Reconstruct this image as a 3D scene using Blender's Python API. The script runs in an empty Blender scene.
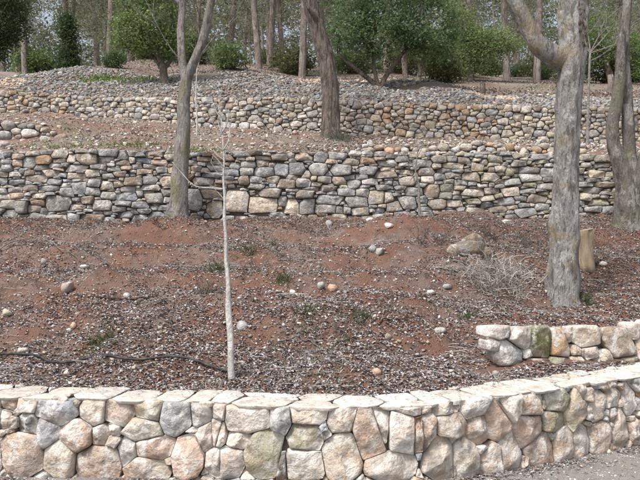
import bpy, bmesh, math, random
import numpy as np
from mathutils import Vector, Matrix

R = math.radians
rng = np.random.default_rng(7)
random.seed(7)
scene = bpy.context.scene
COL = scene.collection

# ------------------------------------------------------------------ camera
F, HOR, CAMZ = 650.0, 255.0, 1.6          # focal length in photo pixels, horizon row, eye height
cam_d = bpy.data.cameras.new('camera')
cam_d.sensor_width = 36.0
cam_d.lens = F / 640 * 36
cam_d.shift_y = (HOR - 240) / 640
cam_d.clip_start = 0.05
cam_d.clip_end = 2000
cam = bpy.data.objects.new('camera', cam_d)
cam.location = (0, 0, CAMZ)
cam.rotation_euler = (R(90), 0, 0)
COL.objects.link(cam)
scene.camera = cam

# ------------------------------------------------------------------ sky, sun, exposure
SUN_EL, SUN_AZ = 56.0, 222.0              # azimuth clockwise from +Y: high, behind the camera's left shoulder
world = bpy.data.worlds.new('World')
scene.world = world
world.use_nodes = True
wn, wl = world.node_tree.nodes, world.node_tree.links
wn.clear()
sky = wn.new('ShaderNodeTexSky')
sky.sky_type = 'NISHITA'
sky.sun_disc = False
sky.sun_elevation = R(SUN_EL)
sky.sun_rotation = R(SUN_AZ)
sky.air_density = 1.0
sky.dust_density = 4.0
hs = wn.new('ShaderNodeHueSaturation')     # thin overcast: the blue is washed out
hs.inputs['Saturation'].default_value = 0.5
bg = wn.new('ShaderNodeBackground')
bg.inputs['Strength'].default_value = 0.09
wo = wn.new('ShaderNodeOutputWorld')
wl.new(sky.outputs[0], hs.inputs['Color'])
wl.new(hs.outputs[0], bg.inputs['Color'])
wl.new(bg.outputs[0], wo.inputs['Surface'])
sun_d = bpy.data.lights.new('sun', 'SUN')
sun_d.energy = 1.5
sun_d.angle = R(11)
sun_d.color = (1.0, 0.965, 0.92)
sun = bpy.data.objects.new('sun', sun_d)
az, el = R(SUN_AZ), R(SUN_EL)
sdir = Vector((math.sin(az) * math.cos(el), math.cos(az) * math.cos(el), math.sin(el)))
sun.rotation_euler = sdir.to_track_quat('Z', 'Y').to_euler()
sun.location = sdir * 60
COL.objects.link(sun)
vs = scene.view_settings
vs.view_transform = 'Standard'
vs.look = 'None'
vs.gamma = 1.0
vs.use_curve_mapping = False
vs.exposure = 1.3
scene.render.engine = 'CYCLES'
scene.cycles.max_bounces = 5
scene.cycles.diffuse_bounces = 3
scene.cycles.transparent_max_bounces = 4

# ------------------------------------------------------------------ noise and small maths
def _hash(ix, iy, seed):
    h = (ix.astype(np.int64) * 374761393 + iy.astype(np.int64) * 668265263 + seed * 974711) & 0x7fffffff
    h = ((h ^ (h >> 13)) * 1274126177) & 0x7fffffff
    return ((h ^ (h >> 16)) & 0xffff) / 65535.0
def vn(x, y, seed=0):
    x = np.asarray(x, float); y = np.asarray(y, float)
    ix, iy = np.floor(x), np.floor(y)
    fx, fy = x - ix, y - iy
    fx = fx * fx * (3 - 2 * fx); fy = fy * fy * (3 - 2 * fy)
    a = _hash(ix, iy, seed); b = _hash(ix + 1, iy, seed); c = _hash(ix, iy + 1, seed); d = _hash(ix + 1, iy + 1, seed)
    return (a * (1 - fx) + b * fx) * (1 - fy) + (c * (1 - fx) + d * fx) * fy
def fbm(x, y, seed=0, octv=4):
    s, a, t = 0.0, 0.5, 0.0
    for k in range(octv):
        s = s + a * (vn(x * 2 ** k, y * 2 ** k, seed + k * 17) - 0.5); t += a; a *= 0.5
    return s / t * 2
def sstep(a, b, x):
    t = np.clip((x - a) / (b - a), 0, 1)
    return t * t * (3 - 2 * t)
def catmull(pts, n):
    P = np.array(pts, float)
    P = np.vstack([2 * P[0] - P[1], P, 2 * P[-1] - P[-2]])
    out = []
    for i in range(1, len(P) - 2):
        for t in np.linspace(0, 1, n, endpoint=False):
            p0, p1, p2, p3 = P[i - 1], P[i], P[i + 1], P[i + 2]
            out.append(0.5 * (2 * p1 + (p2 - p0) * t + (2 * p0 - 5 * p1 + 4 * p2 - p3) * t * t + (3 * p1 - p0 - 3 * p2 + p3) * t ** 3))
    out.append(P[-2])
    return np.array(out)
def at(px, py, Y):
    return np.array([(px - 320) / F * Y, Y, CAMZ + (HOR - py) / F * Y])
def zat(py, Y):
    return CAMZ + (HOR - py) / F * Y

# ------------------------------------------------------------------ mesh helpers
def set_meta(o, label=None, cat=None, group=None, kind=None):
    if label: o['label'] = label
    if cat: o['category'] = cat
    if group: o['group'] = group
    if kind: o['kind'] = kind
    return o
def np_mesh(name, V, Fc, cols=None, smooth=False):
    """V (n,3); Fc (m,k) array, one face size; cols (n,4)."""
    V = np.asarray(V, np.float32); Fc = np.asarray(Fc, np.int32)
    me = bpy.data.meshes.new(name)
    m, k = Fc.shape
    me.vertices.add(len(V)); me.vertices.foreach_set('co', V.ravel())
    me.loops.add(m * k); me.loops.foreach_set('vertex_index', Fc.ravel())
    me.polygons.add(m)
    me.polygons.foreach_set('loop_start', np.arange(0, m * k, k, dtype=np.int32))
    if smooth: me.polygons.foreach_set('use_smooth', np.ones(m, bool))
    me.update(calc_edges=True)
    if cols is not None: put_cols(me, cols)
    return me
def put_cols(me, cols):
    cols = np.asarray(cols, np.float32)
    if cols.ndim == 1: cols = np.tile(cols, (len(me.vertices), 1))
    if cols.shape[1] == 3: cols = np.hstack([cols, np.zeros((len(cols), 1), np.float32)])
    a = me.color_attributes.new('Col', 'FLOAT_COLOR', 'POINT')
    a.data.foreach_set('color', cols.ravel())
def obj(name, me, mat=None, parent=None):
    o = bpy.data.objects.new(name, me)
    COL.objects.link(o)
    if parent: o.parent = parent
    if mat and me is not None and not me.materials: me.materials.append(mat)
    return o
def empty(name, loc=(0, 0, 0)):
    o = bpy.data.objects.new(name, None)
    o.empty_display_size = 0.1
    o.location = loc
    COL.objects.link(o)
    return o
def part(name, me, mat, root):
    """world-space mesh made a child of an empty standing at root.location"""
    o = obj(name, me, mat, root)
    o.matrix_parent_inverse = Matrix.Translation(root.location).inverted()
    return o
class MB:
    """collects triangle/quad pieces (as triangles) with colours"""
    def __init__(s): s.V, s.F, s.C, s.n = [], [], [], 0
    def add(s, V, Fc, col=None):
        V = np.asarray(V, float); Fc = np.asarray(Fc)
        if Fc.shape[1] == 4: Fc = np.vstack([Fc[:, [0, 1, 2]], Fc[:, [0, 2, 3]]])
        s.V.append(V); s.F.append(Fc + s.n); s.n += len(V)
        if col is not None:
            c = np.asarray(col, float)
            if c.ndim == 1: c = np.tile(c, (len(V), 1))
            if c.shape[1] == 3: c = np.hstack([c, np.zeros((len(c), 1))])
            s.C.append(c)
    def mesh(s, name, smooth=False):
        return np_mesh(name, np.vstack(s.V), np.vstack(s.F), np.vstack(s.C) if s.C else None, smooth)
def tube(P, rad, sides=8, rough=0.0, seed=0, flute=0.0, cap=True):
    P = np.asarray(P, float); n = len(P); rad = np.asarray(rad, float)
    T = np.gradient(P, axis=0); T /= np.linalg.norm(T, axis=1)[:, None] + 1e-9
    ref = np.array([0.0, 1.0, 0.0]) if abs(T[0][1]) < 0.8 else np.array([1.0, 0, 0])
    V = []
    L = np.concatenate([[0], np.cumsum(np.linalg.norm(np.diff(P, axis=0), axis=1))])
    ang = np.linspace(0, 2 * math.pi, sides, endpoint=False)
    for i in range(n):
        a = np.cross(T[i], ref); a /= np.linalg.norm(a) + 1e-9
        b = np.cross(a, T[i]); ref = b if False else ref
        r = np.full(sides, rad[i])
        if rough:
            r = r * (1 + rough * fbm(ang * 1.6 + seed, np.full(sides, L[i] * 3.0 + seed * 3.1), seed, 3)
                     + rough * 0.7 * fbm(np.cos(ang) * 2 + 9, np.full(sides, L[i] * 1.1) + np.sin(ang) * 2, seed + 5, 2))
        if flute: r = r * (1 + flute * np.cos(ang * 5 + seed) * max(0, 1 - i / (0.25 * n)))
        V.append(P[i] + np.outer(np.cos(ang) * r, a) + np.outer(np.sin(ang) * r, b))
    V = np.vstack(V)
    idx = np.arange(n * sides).reshape(n, sides)
    A, B = idx[:-1], idx[1:]
    q = np.stack([A, np.roll(A, -1, 1), np.roll(B, -1, 1), B], -1).reshape(-1, 4)
    tri = np.vstack([q[:, [0, 1, 2]], q[:, [0, 2, 3]]])
    if cap:
        V = np.vstack([V, P[0], P[-1]])
        c0, c1 = n * sides, n * sides + 1
        a0, a1 = idx[0], idx[-1]
        tri = np.vstack([tri, np.stack([np.roll(a0, -1), a0, np.full(sides, c0)], -1), np.stack([a1, np.roll(a1, -1), np.full(sides, c1)], -1)])
    return V, tri
def curve_tube(pts, rads, n=10, **kw):
    P = catmull(pts, n)
    rr = np.interp(np.linspace(0, 1, len(P)), np.linspace(0, 1, len(rads)), rads)
    return tube(P, rr, **kw)

# ------------------------------------------------------------------ materials
def nodemat(name, rough=0.9):
    m = bpy.data.materials.new(name)
    m.use_nodes = True
    nt = m.node_tree
    b = nt.nodes['Principled BSDF']
    b.inputs['Roughness'].default_value = rough
    b.inputs['Specular IOR Level'].default_value = 0.25
    return m, nt, b
def N(nt, t, **kw):
    n = nt.nodes.new(t)
    for k, v in kw.items():
        if k in n.inputs: n.inputs[k].default_value = v
        else: setattr(n, k, v)
    return n
def wpos(nt, scale=(1, 1, 1)):
    g = N(nt, 'ShaderNodeNewGeometry')
    mp = N(nt, 'ShaderNodeMapping')
    mp.inputs['Scale'].default_value = scale
    nt.links.new(g.outputs['Position'], mp.inputs['Vector'])
    return mp.outputs[0]
def noise_ramp(nt, vec, scale, lo, hi, detail=5, rough=0.6):
    n = N(nt, 'ShaderNodeTexNoise'); n.inputs['Scale'].default_value = scale
    n.inputs['Detail'].default_value = detail; n.inputs['Roughness'].default_value = rough
    nt.links.new(vec, n.inputs['Vector'])
    m = N(nt, 'ShaderNodeMapRange'); m.inputs['From Min'].default_value = lo; m.inputs['From Max'].default_value = hi
    nt.links.new(n.outputs['Fac'], m.inputs['Value'])
    return m.outputs[0]
def mixc(nt, fac, a, b, mode='MIX'):
    m = N(nt, 'ShaderNodeMix'); m.data_type = 'RGBA'; m.blend_type = mode
    for s, v in ((m.inputs['Factor'], fac), (m.inputs[6], a), (m.inputs[7], b)):
        if isinstance(v, (int, float)): s.default_value = v
        elif isinstance(v, tuple): s.default_value = (*v, 1) if len(v) == 3 else v
        else: nt.links.new(v, s)
    return m.outputs[2]
def mul(nt, a, b):
    m = N(nt, 'ShaderNodeMath'); m.operation = 'MULTIPLY'
    for s, v in ((m.inputs[0], a), (m.inputs[1], b)):
        if isinstance(v, (int, float)): s.default_value = v
        else: nt.links.new(v, s)
    return m.outputs[0]
def bump(nt, b, h, strength=0.5, dist=0.02):
    n = N(nt, 'ShaderNodeBump'); n.inputs['Strength'].default_value = strength; n.inputs['Distance'].default_value = dist
    nt.links.new(h, n.inputs['Height']); nt.links.new(n.outputs[0], b.inputs['Normal'])
def stone_material(name, s=1.0, stain=0.6, lichen=0.5, bstr=0.6, pale=(.54, .62, .75)):
    m, nt, b = nodemat(name, 0.88)
    at_ = N(nt, 'ShaderNodeAttribute', attribute_name='Col')
    v = wpos(nt)
    c = mixc(nt, 1.0, at_.outputs['Color'], mixc(nt, noise_ramp(nt, v, 6 * s, .36, .64, 6, .6), (.66, .64, .62), (1.20, 1.19, 1.18)), 'MULTIPLY')
    c = mixc(nt, mul(nt, noise_ramp(nt, v, 4.1 * s, .50, .62, 5, .6), stain), c, (.46, .285, .175))
    c = mixc(nt, mul(nt, noise_ramp(nt, wpos(nt, (1.1, 1.1, .8)), 5.2 * s, .53, .60, 5, .65), lichen), c, (.31, .31, .32))
    c = mixc(nt, mul(nt, noise_ramp(nt, v, 17 * s, .55, .62, 5, .65), lichen), c, (.17, .16, .15))
    c = mixc(nt, mul(nt, noise_ramp(nt, v, 7.5 * s, pale[0], pale[1], 6, .66), pale[2]), c, (.72, .69, .645))
    ms = mul(nt, noise_ramp(nt, v, 6 * s, .44, .54, 6, .65), at_.outputs['Alpha'])
    c = mixc(nt, ms, c, (.16, .165, .075))
    nt.links.new(c, b.inputs['Base Color'])
    h = mixc(nt, 0.3, noise_ramp(nt, v, 11 * s, .3, .7, 8, .62), noise_ramp(nt, v, 45 * s, .25, .75, 6, .6))
    bump(nt, b, h, bstr, 0.035 / s)
    return m
M = {}
M['stone'] = stone_material('limestone_masonry', 1.0, 0.42, 0.38, 0.85, (.49, .58, .72))
M['field'] = stone_material('weathered_field_stone', 0.9, 0.16, 0.6, 1.0, (.54, .63, .55))
M['rubble'] = stone_material('rubble_stone', 0.9, 0.25, 0.5, 0.6, (.57, .66, .5))
m, nt, b = nodemat('coping_limestone', .85)
at_ = N(nt, 'ShaderNodeAttribute', attribute_name='Col'); v = wpos(nt)
c = mixc(nt, 1.0, at_.outputs['Color'], mixc(nt, noise_ramp(nt, v, 7, .3, .7), (.70, .67, .64), (1.15, 1.14, 1.12)), 'MULTIPLY')
c = mixc(nt, mul(nt, noise_ramp(nt, v, 11, .53, .62, 6, .68), .6), c, (.33, .285, .24))
c = mixc(nt, mul(nt, noise_ramp(nt, v, 30, .57, .64, 5, .65), .6), c, (.20, .175, .155))
nt.links.new(c, b.inputs['Base Color']); bump(nt, b, noise_ramp(nt, v, 26, .2, .8, 9, .7), .55, .02); M['coping'] = m
m, nt, b = nodemat('wall_core_earth', 1); v = wpos(nt)
nt.links.new(mixc(nt, noise_ramp(nt, v, 14, .3, .7), (.12, .10, .082), (.24, .205, .17)), b.inputs['Base Color']); bump(nt, b, noise_ramp(nt, v, 30, .2, .8), .8, .03); M['core'] = m
# red terra-rossa soil with grey-brown litter crumbs
m, nt, b = nodemat('red_soil', 1); v = wpos(nt)
c = mixc(nt, noise_ramp(nt, v, .9, .36, .62, 6, .65), (.225, .125, .092), (.235, .18, .155))
c = mixc(nt, mul(nt, noise_ramp(nt, v, 6, .5, .6, 6, .65), .7), c, (.105, .072, .06))
c = mixc(nt, mul(nt, noise_ramp(nt, v, 30, .54, .64, 6, .65), .5), c, (.27, .20, .165))
c = mixc(nt, mul(nt, noise_ramp(nt, v, 1.3, .49, .57, 6, .65), .75), c, (.215, .11, .075))
nt.links.new(c, b.inputs['Base Color'])
bump(nt, b, mixc(nt, .5, noise_ramp(nt, v, 12, .2, .8, 10, .72), noise_ramp(nt, v, 60, .2, .8, 6, .7)), .9, .05); M['soil'] = m
m, nt, b = nodemat('terrace_earth', 1); v = wpos(nt)
c = mixc(nt, noise_ramp(nt, v, .6, .4, .6, 6, .65), (.20, .125, .095), (.20, .17, .14))
c = mixc(nt, mul(nt, noise_ramp(nt, v, 9, .5, .66, 8, .75), .7), c, (.33, .29, .25))
c = mixc(nt, mul(nt, noise_ramp(nt, v, 1.1, .56, .68, 6, .7), .6), c, (.10, .125, .05))
nt.links.new(c, b.inputs['Base Color']); bump(nt, b, noise_ramp(nt, v, 10, .2, .8, 9, .7), .8, .05); M['earth'] = m
m, nt, b = nodemat('forest_floor', 1); v = wpos(nt)
c = mixc(nt, noise_ramp(nt, v, .35, .42, .6, 6, .65), (.16, .115, .09), (.23, .195, .165))
c = mixc(nt, mul(nt, noise_ramp(nt, v, .22, .52, .64, 5, .6), .8), c, (.09, .115, .045))
c = mixc(nt, mul(nt, noise_ramp(nt, v, 3, .55, .7, 8, .7), .6), c, (.12, .09, .07))
nt.links.new(c, b.inputs['Base Color']); bump(nt, b, noise_ramp(nt, v, 5, .2, .8, 8, .7), .7, .08); M['floor'] = m
m, nt, b = nodemat('gravel_ground', 1); v = wpos(nt)
c = mixc(nt, noise_ramp(nt, v, 3, .35, .65, 6, .65), (.27, .245, .225), (.36, .335, .315))
c = mixc(nt, mul(nt, noise_ramp(nt, v, 60, .52, .64, 6, .7), .7), c, (.14, .125, .115))
c = mixc(nt, mul(nt, noise_ramp(nt, v, 45, .58, .68, 6, .7), .7), c, (.55, .52, .49))
nt.links.new(c, b.inputs['Base Color']); bump(nt, b, noise_ramp(nt, v, 70, .2, .8, 8, .7), .8, .02); M['gravel'] = m
def bark(name, a, b_, dark, pale, green=None, vs_=(1, 1, .3), sc=9, gmask=(.5, .58), dmask=(.54, .6), pmask=(.53, .58), bs=1.0, speck=.6):
    m, nt, b = nodemat(name, .92)
    v = wpos(nt, vs_); v1 = wpos(nt, (1, 1, .7))
    c = mixc(nt, noise_ramp(nt, v, sc, .4, .6, 6, .62), a, b_)
    c = mixc(nt, mul(nt, noise_ramp(nt, v1, sc * .5, pmask[0], pmask[1], 6, .62), .85), c, pale)
    c = mixc(nt, mul(nt, noise_ramp(nt, v, sc * 1.1, dmask[0], dmask[1], 6, .65), .8), c, dark)
    c = mixc(nt, mul(nt, noise_ramp(nt, v1, sc * 3, .57, .63, 5, .6), speck), c, dark)
    if green: c = mixc(nt, mul(nt, noise_ramp(nt, v1, sc * .3, gmask[0], gmask[1], 6, .65), .65), c, green)
    nt.links.new(c, b.inputs['Base Color'])
    bump(nt, b, noise_ramp(nt, v, sc * 2.2, .3, .7, 8, .65), bs, .06)
    return m
M['bark_right'] = bark('mottled_grey_bark', (.31, .295, .285), (.42, .405, .385), (.15, .125, .11), (.58, .57, .55), (.36, .29, .18), (1, 1, .3), 11, (.55, .62), (.53, .60), (.54, .58), 1.0, .6)
M['bark_left'] = bark('lichen_grey_brown_bark', (.27, .25, .23), (.36, .335, .31), (.15, .125, .11), (.46, .44, .41), (.29, .265, .15), (1, 1, .25), 11, (.53, .64))
M['bark_pine'] = bark('fissured_pine_bark', (.20, .165, .145), (.31, .265, .235), (.085, .06, .05), (.36, .30, .26), None, (1, 1, .14), 16, dmask=(.49, .57), bs=1.0)
M['bark_far'] = bark('far_pine_bark', (.24, .195, .17), (.32, .27, .24), (.13, .10, .09), (.38, .34, .31), None, (1, 1, .2), 8)
M['bark_grey'] = bark('dark_grey_bark', (.17, .15, .135), (.25, .225, .205), (.11, .095, .085), (.40, .38, .35), (.21, .21, .13), (1, 1, .3), 9)
M['bark_oak'] = bark('evergreen_tree_bark', (.15, .115, .09), (.22, .18, .15), (.07, .055, .045), (.30, .27, .23), None, (1, 1, .3), 10)
M['pale_bark'] = bark('pale_sapling_bark', (.50, .48, .45), (.60, .58, .55), (.24, .21, .19), (.68, .66, .63), None, (1, 1, .5), 22, dmask=(.62, .7), speck=.25, bs=.6)
M['dead_wood'] = bark('grey_dead_wood', (.36, .33, .30), (.48, .45, .41), (.20, .17, .15), (.56, .53, .49), None, (1, 1, 1), 20, dmask=(.6, .68), speck=.2)
M['red_stick'] = bark('reddish_stick_bark', (.14, .075, .055), (.20, .115, .085), (.07, .045, .035), (.26, .19, .15), None, (1, 1, 1), 25)
m, nt, b = nodemat('cut_wood', .85); v = wpos(nt, (1, 1, .25))
c = mixc(nt, noise_ramp(nt, v, 16, .35, .65, 7, .7), (.40, .335, .25), (.29, .21, .13))
c = mixc(nt, mul(nt, noise_ramp(nt, v, 9, .55, .66, 7, .7), .8), c, (.10, .065, .04))
nt.links.new(c, b.inputs['Base Color']); bump(nt, b, noise_ramp(nt, v, 40, .2, .8, 8, .7), .7, .02); M['cut_wood'] = m
m, nt, b = nodemat('grey_end_grain', .9); v = wpos(nt)
nt.links.new(mixc(nt, noise_ramp(nt, v, 30, .35, .65, 7, .7), (.34, .30, .25), (.46, .42, .365)), b.inputs['Base Color']); M['end_grain'] = m
m, nt, b = nodemat('black_polythene_pipe', .55); v = wpos(nt)
nt.links.new(mixc(nt, noise_ramp(nt, v, 14, .45, .7, 6, .7), (.022, .021, .021), (.10, .085, .075)), b.inputs['Base Color']); M['hose'] = m
def leafmat(name, trans=0.25, rough=.6):
    m, nt, b = nodemat(name, rough)
    a = N(nt, 'ShaderNodeAttribute', attribute_name='Col')
    nt.links.new(a.outputs['Color'], b.inputs['Base Color'])
    if trans:
        t = N(nt, 'ShaderNodeBsdfTranslucent'); nt.links.new(a.outputs['Color'], t.inputs['Color'])
        mx = N(nt, 'ShaderNodeMixShader'); mx.inputs[0].default_value = trans
        nt.links.new(b.outputs[0], mx.inputs[1]); nt.links.new(t.outputs[0], mx.inputs[2])
        nt.links.new(mx.outputs[0], nt.nodes['Material Output'].inputs['Surface'])
    return m
M['leaf'] = leafmat('leaf', .5)
M['litter'] = leafmat('dry_litter', 0, .9)

# ------------------------------------------------------------------ terrain functions (vectorised)
def table(pts, n=12):
    c = catmull(pts, n); return c[:, 0].copy(), c[:, 1].copy()
_w1 = table([(-6.0, 5.55), (-4.2, 5.2), (-3.2, 4.99), (-2.39, 4.86), (-1.55, 4.78), (-.8, 4.68), (-.3, 4.585), (.14, 4.53), (.55, 4.56), (.9, 4.66), (1.36, 4.90), (1.93, 5.22), (2.77, 5.68), (3.6, 6.2), (5.0, 7.2)])
def Y1(x): return np.interp(x, *_w1)                       # front face of the front wall
TOP1 = 0.545                                               # top of its coping
def Ysm(x): return 5.80 + (np.asarray(x) - 1.5) * 0.40     # little wall at right
def Y2(x): x = np.asarray(x, float); return 12.0 + 0.12 * np.sin(x * .55 + 1) + 0.02 * x
def zb2(x): x = np.asarray(x, float); return zat(np.interp(x, [-6, 0, 5.6], [217, 214, 211]), 12.0)
def zt2(x): x = np.asarray(x, float); return zat(np.interp(x, [-6, -2, 0.3, 2, 5.6], [152, 152, 149, 152, 153.5]), 12.0) + .05 * fbm(x * .9, x * 0, 31, 3)
_w3 = table([(-24, 22), (-13, 19.6), (-9.4, 19.0), (-4, 17.8), (0, 17.0), (3.5, 16.5), (7, 16.0), (13, 15.6), (24, 15)])
def Y3(x): return np.interp(x, *_w3)
def pxof(x, Y): return 320 + np.asarray(x) / Y * F
def zb3(x): Y = Y3(x); return zat(np.interp(pxof(x, Y), [0, 50, 100, 170, 280, 400, 500, 600], [112, 113, 115, 121, 131, 134, 137, 140]), Y)
def zt3(x): Y = Y3(x); return zat(np.interp(pxof(x, Y), [0, 60, 100, 200, 280, 400, 500, 600], [90, 95, 98, 98, 98, 103, 106, 108]), Y)
def Yc(x): return Y3(x) + 5.0 - 1.5 * sstep(1, 6, np.asarray(x, float))
def zc(x): Y = Yc(x); return zat(np.interp(pxof(x, Y), [-40, 0, 40, 75, 120, 150, 200, 250, 300, 350, 400, 450, 480, 520, 600, 700], [88, 82, 74, 69, 73, 77, 74, 76, 82, 81, 82, 86, 92, 96, 101, 103]), Y)
def Tpath(x, y): x = np.asarray(x, float); return -0.01 - .055 * sstep(.5, 2.6, x) - .045 * sstep(.3, 2.4, -x) + .006 * fbm(x * 2, np.asarray(y) * 2, 3, 3)
def T1(x, y):
    x = np.asarray(x, float); y = np.asarray(y, float)
    ya, yb = Y1(x) + .40, Y2(x) + .2
    s = np.clip((y - ya) / (yb - ya), 0, 1)
    z = .50 + (zb2(x) - .50) * s
    fade = sstep(0, .10, s) * (1 - .7 * sstep(.93, 1, s))
    z = z + fade * (.20 * fbm(x * .55, y * .75, 11, 3) + .07 * fbm(x * 2.2, y * 2.6, 12, 3)) + sstep(0, .04, s) * (.06 * fbm(x * 6, y * 6, 13, 4) + .03 * fbm(x * 17, y * 17, 14, 2))
    ph = (y + 1.1 * fbm(x * .4, y * .3, 15, 4) + .06 * x) / 1.55
    tri = ph - np.floor(ph)
    z = z + fade * (.06 + .14 * vn(x * .45 + 3, y * .5, 18)) * (np.where(tri < .72, .5 - tri / .72, (tri - .72) / .28 - .5))
    # worn scarps below the second wall
    for cx, cy, w, h in ((-2.6, 10.6, 1.5, .16), (1.9, 10.4, 1.2, .14), (-.2, 9.3, 1.8, .08)):
        z = z + h * np.exp(-((x - cx) / w) ** 2) * (sstep(cy - .18, cy + .1, y) - sstep(cy + .1, cy + 1.2, y))
    # little wall holds the bank up at right
    ys = Ysm(x); k = sstep(1.50, 2.0, x)
    front = .50 + .32 * np.maximum(y - ya, 0) + .03 * fbm(x * 6, y * 6, 4, 2)
    z = z * (1 - k * (1 - sstep(ys + .05, ys + .2, y))) + front * k * (1 - sstep(ys + .05, ys + .2, y))
    z = z + k * .10 * sstep(ys + .05, ys + .2, y) * (1 - sstep(ys + .3, ys + 2.2, y))
    return z
def slope1(x, y):
    return (T1(x, y + .12) - T1(x, y - .12)) / .24
def T2(x, y):
    x = np.asarray(x, float); y = np.asarray(y, float)
    ya, yb = Y2(x) + .25, Y3(x) + .15
    s = np.clip((y - ya) / (yb - ya), 0, 1)
    z = zt2(x) - .05 + (zb3(x) - zt2(x) + .05) * s
    z = z + (.10 * fbm(x * .6, y * .8, 21, 3) + .05 * fbm(x * 3, y * 3, 22, 3)) * sstep(0, .1, s)
    k = 1 - sstep(-6.4, -5.2, x)
    st = sstep(14.5, 14.75, y)
    z = z + k * (-.12 * (1 - st) * sstep(12.6, 13.5, y) + .24 * st * (1 - sstep(15, 18, y)))
    k2 = sstep(.9, 1.6, x) * (1 - sstep(4.6, 5.4, x))
    z = z + k2 * .12 * sstep(12.95, 13.1, y) * (1 - sstep(13.3, 15, y))
    return z
def T3(x, y):
    x = np.asarray(x, float); y = np.asarray(y, float)
    ya, yb = Y3(x) + .2, Yc(x)
    s = np.clip((y - ya) / (yb - ya), 0, 1)
    return zt3(x) - .05 + (zc(x) - zt3(x) + .05) * (s ** .85) + .16 * fbm(x * .8, y * .8, 33, 3) * sstep(0, .2, s)
def T4(x, y):
    x = np.asarray(x, float); y = np.asarray(y, float)
    d = np.maximum(y - Yc(x), 0)
    z = zc(x) + .31 * np.minimum(d, 22) + .27 * np.maximum(d - 22, 0) + .16 * fbm(x * .8, Yc(x) * .8, 33, 3) * np.exp(-d)
    return z + .5 * fbm(x * .12, y * .12, 41, 3) * sstep(1, 8, d)
def TH(x, y):
    x = np.asarray(x, float); y = np.asarray(y, float)
    return np.where(y < Y1(x) + .4, Tpath(x, y), np.where(y < Y2(x) + .2, T1(x, y), np.where(y < Y3(x) + .15, T2(x, y), np.where(y < Yc(x), T3(x, y), T4(x, y)))))
def hit(px, py, lo=5.05, hi=11.9, fn=T1):
    Ys = np.linspace(lo, hi, 3000)
    X = (px - 320) / F * Ys
    zz = zat(py, Ys); t = fn(X, Ys)
    i = int(np.argmax(t >= zz)) if (t >= zz).any() else len(Ys) - 1
    return np.array([X[i], Ys[i], t[i]])

def xs_for(lo, hi, step, far, grow=1.25):
    a = list(np.arange(lo, hi + step / 2, step)); s = step; x = a[-1]
    right = []
    while x < far: s = min(s * grow, 20); x += s; right.append(x)
    left = []; s = step; x = lo
    while x > -far: s = min(s * grow, 20); x -= s; left.append(x)
    return np.array(left[::-1] + a + right)
def sheet(name, X, S, fn_ab, fn_z, mat, label):
    X = np.asarray(X); xx, ss = np.meshgrid(X, S)
    ya, yb = fn_ab(X)
    yy = ya[None] + (yb - ya)[None] * ss
    zz = fn_z(xx, yy)
    V = np.stack([xx, yy, zz], -1).reshape(-1, 3)
    n, k = len(X), len(S)
    i = np.arange(n * k).reshape(k, n)
    q = np.stack([i[:-1, :-1], i[:-1, 1:], i[1:, 1:], i[1:, :-1]], -1).reshape(-1, 4)
    o = obj(name, np_mesh(name, V, q, smooth=True), mat)
    set_meta(o, label, None, None, 'structure')
    return o
sheet('gravel_path', xs_for(-4, 4, .08, 160), np.concatenate([[0, .5, .85, .93], np.linspace(.96, 1, 60)]),
      lambda X: (np.full_like(X, -160.0), Y1(X) + .2), Tpath, M['gravel'], 'pale grey gravel path below the front stone wall')
sheet('soil_bank', xs_for(-7, 7.4, .05, 26), np.linspace(0, 1, 190), lambda X: (Y1(X) + .30, Y2(X) + .3), T1, M['soil'], 'red brown soil bank sloping up behind the front wall')
sheet('terrace', xs_for(-11, 10, .1, 26), np.linspace(0, 1, 60), lambda X: (Y2(X) + .2, Y3(X) + .3), T2, M['earth'], 'stony earth terrace between the two upper walls')
sheet('rubble_bank', xs_for(-14, 13, .15, 26), np.linspace(0, 1, 40), lambda X: (Y3(X) + .15, Yc(X)), T3, M['earth'], 'earth bank under the grey rubble above the upper wall')
sheet('forest_floor', xs_for(-30, 30, .5, 150), np.concatenate([np.linspace(0, .2, 40), np.linspace(.22, 1, 30)]), lambda X: (Yc(X), np.full_like(X, 150.0)), T4, M['floor'], 'brown leaf strewn forest floor climbing under the trees')

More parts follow.
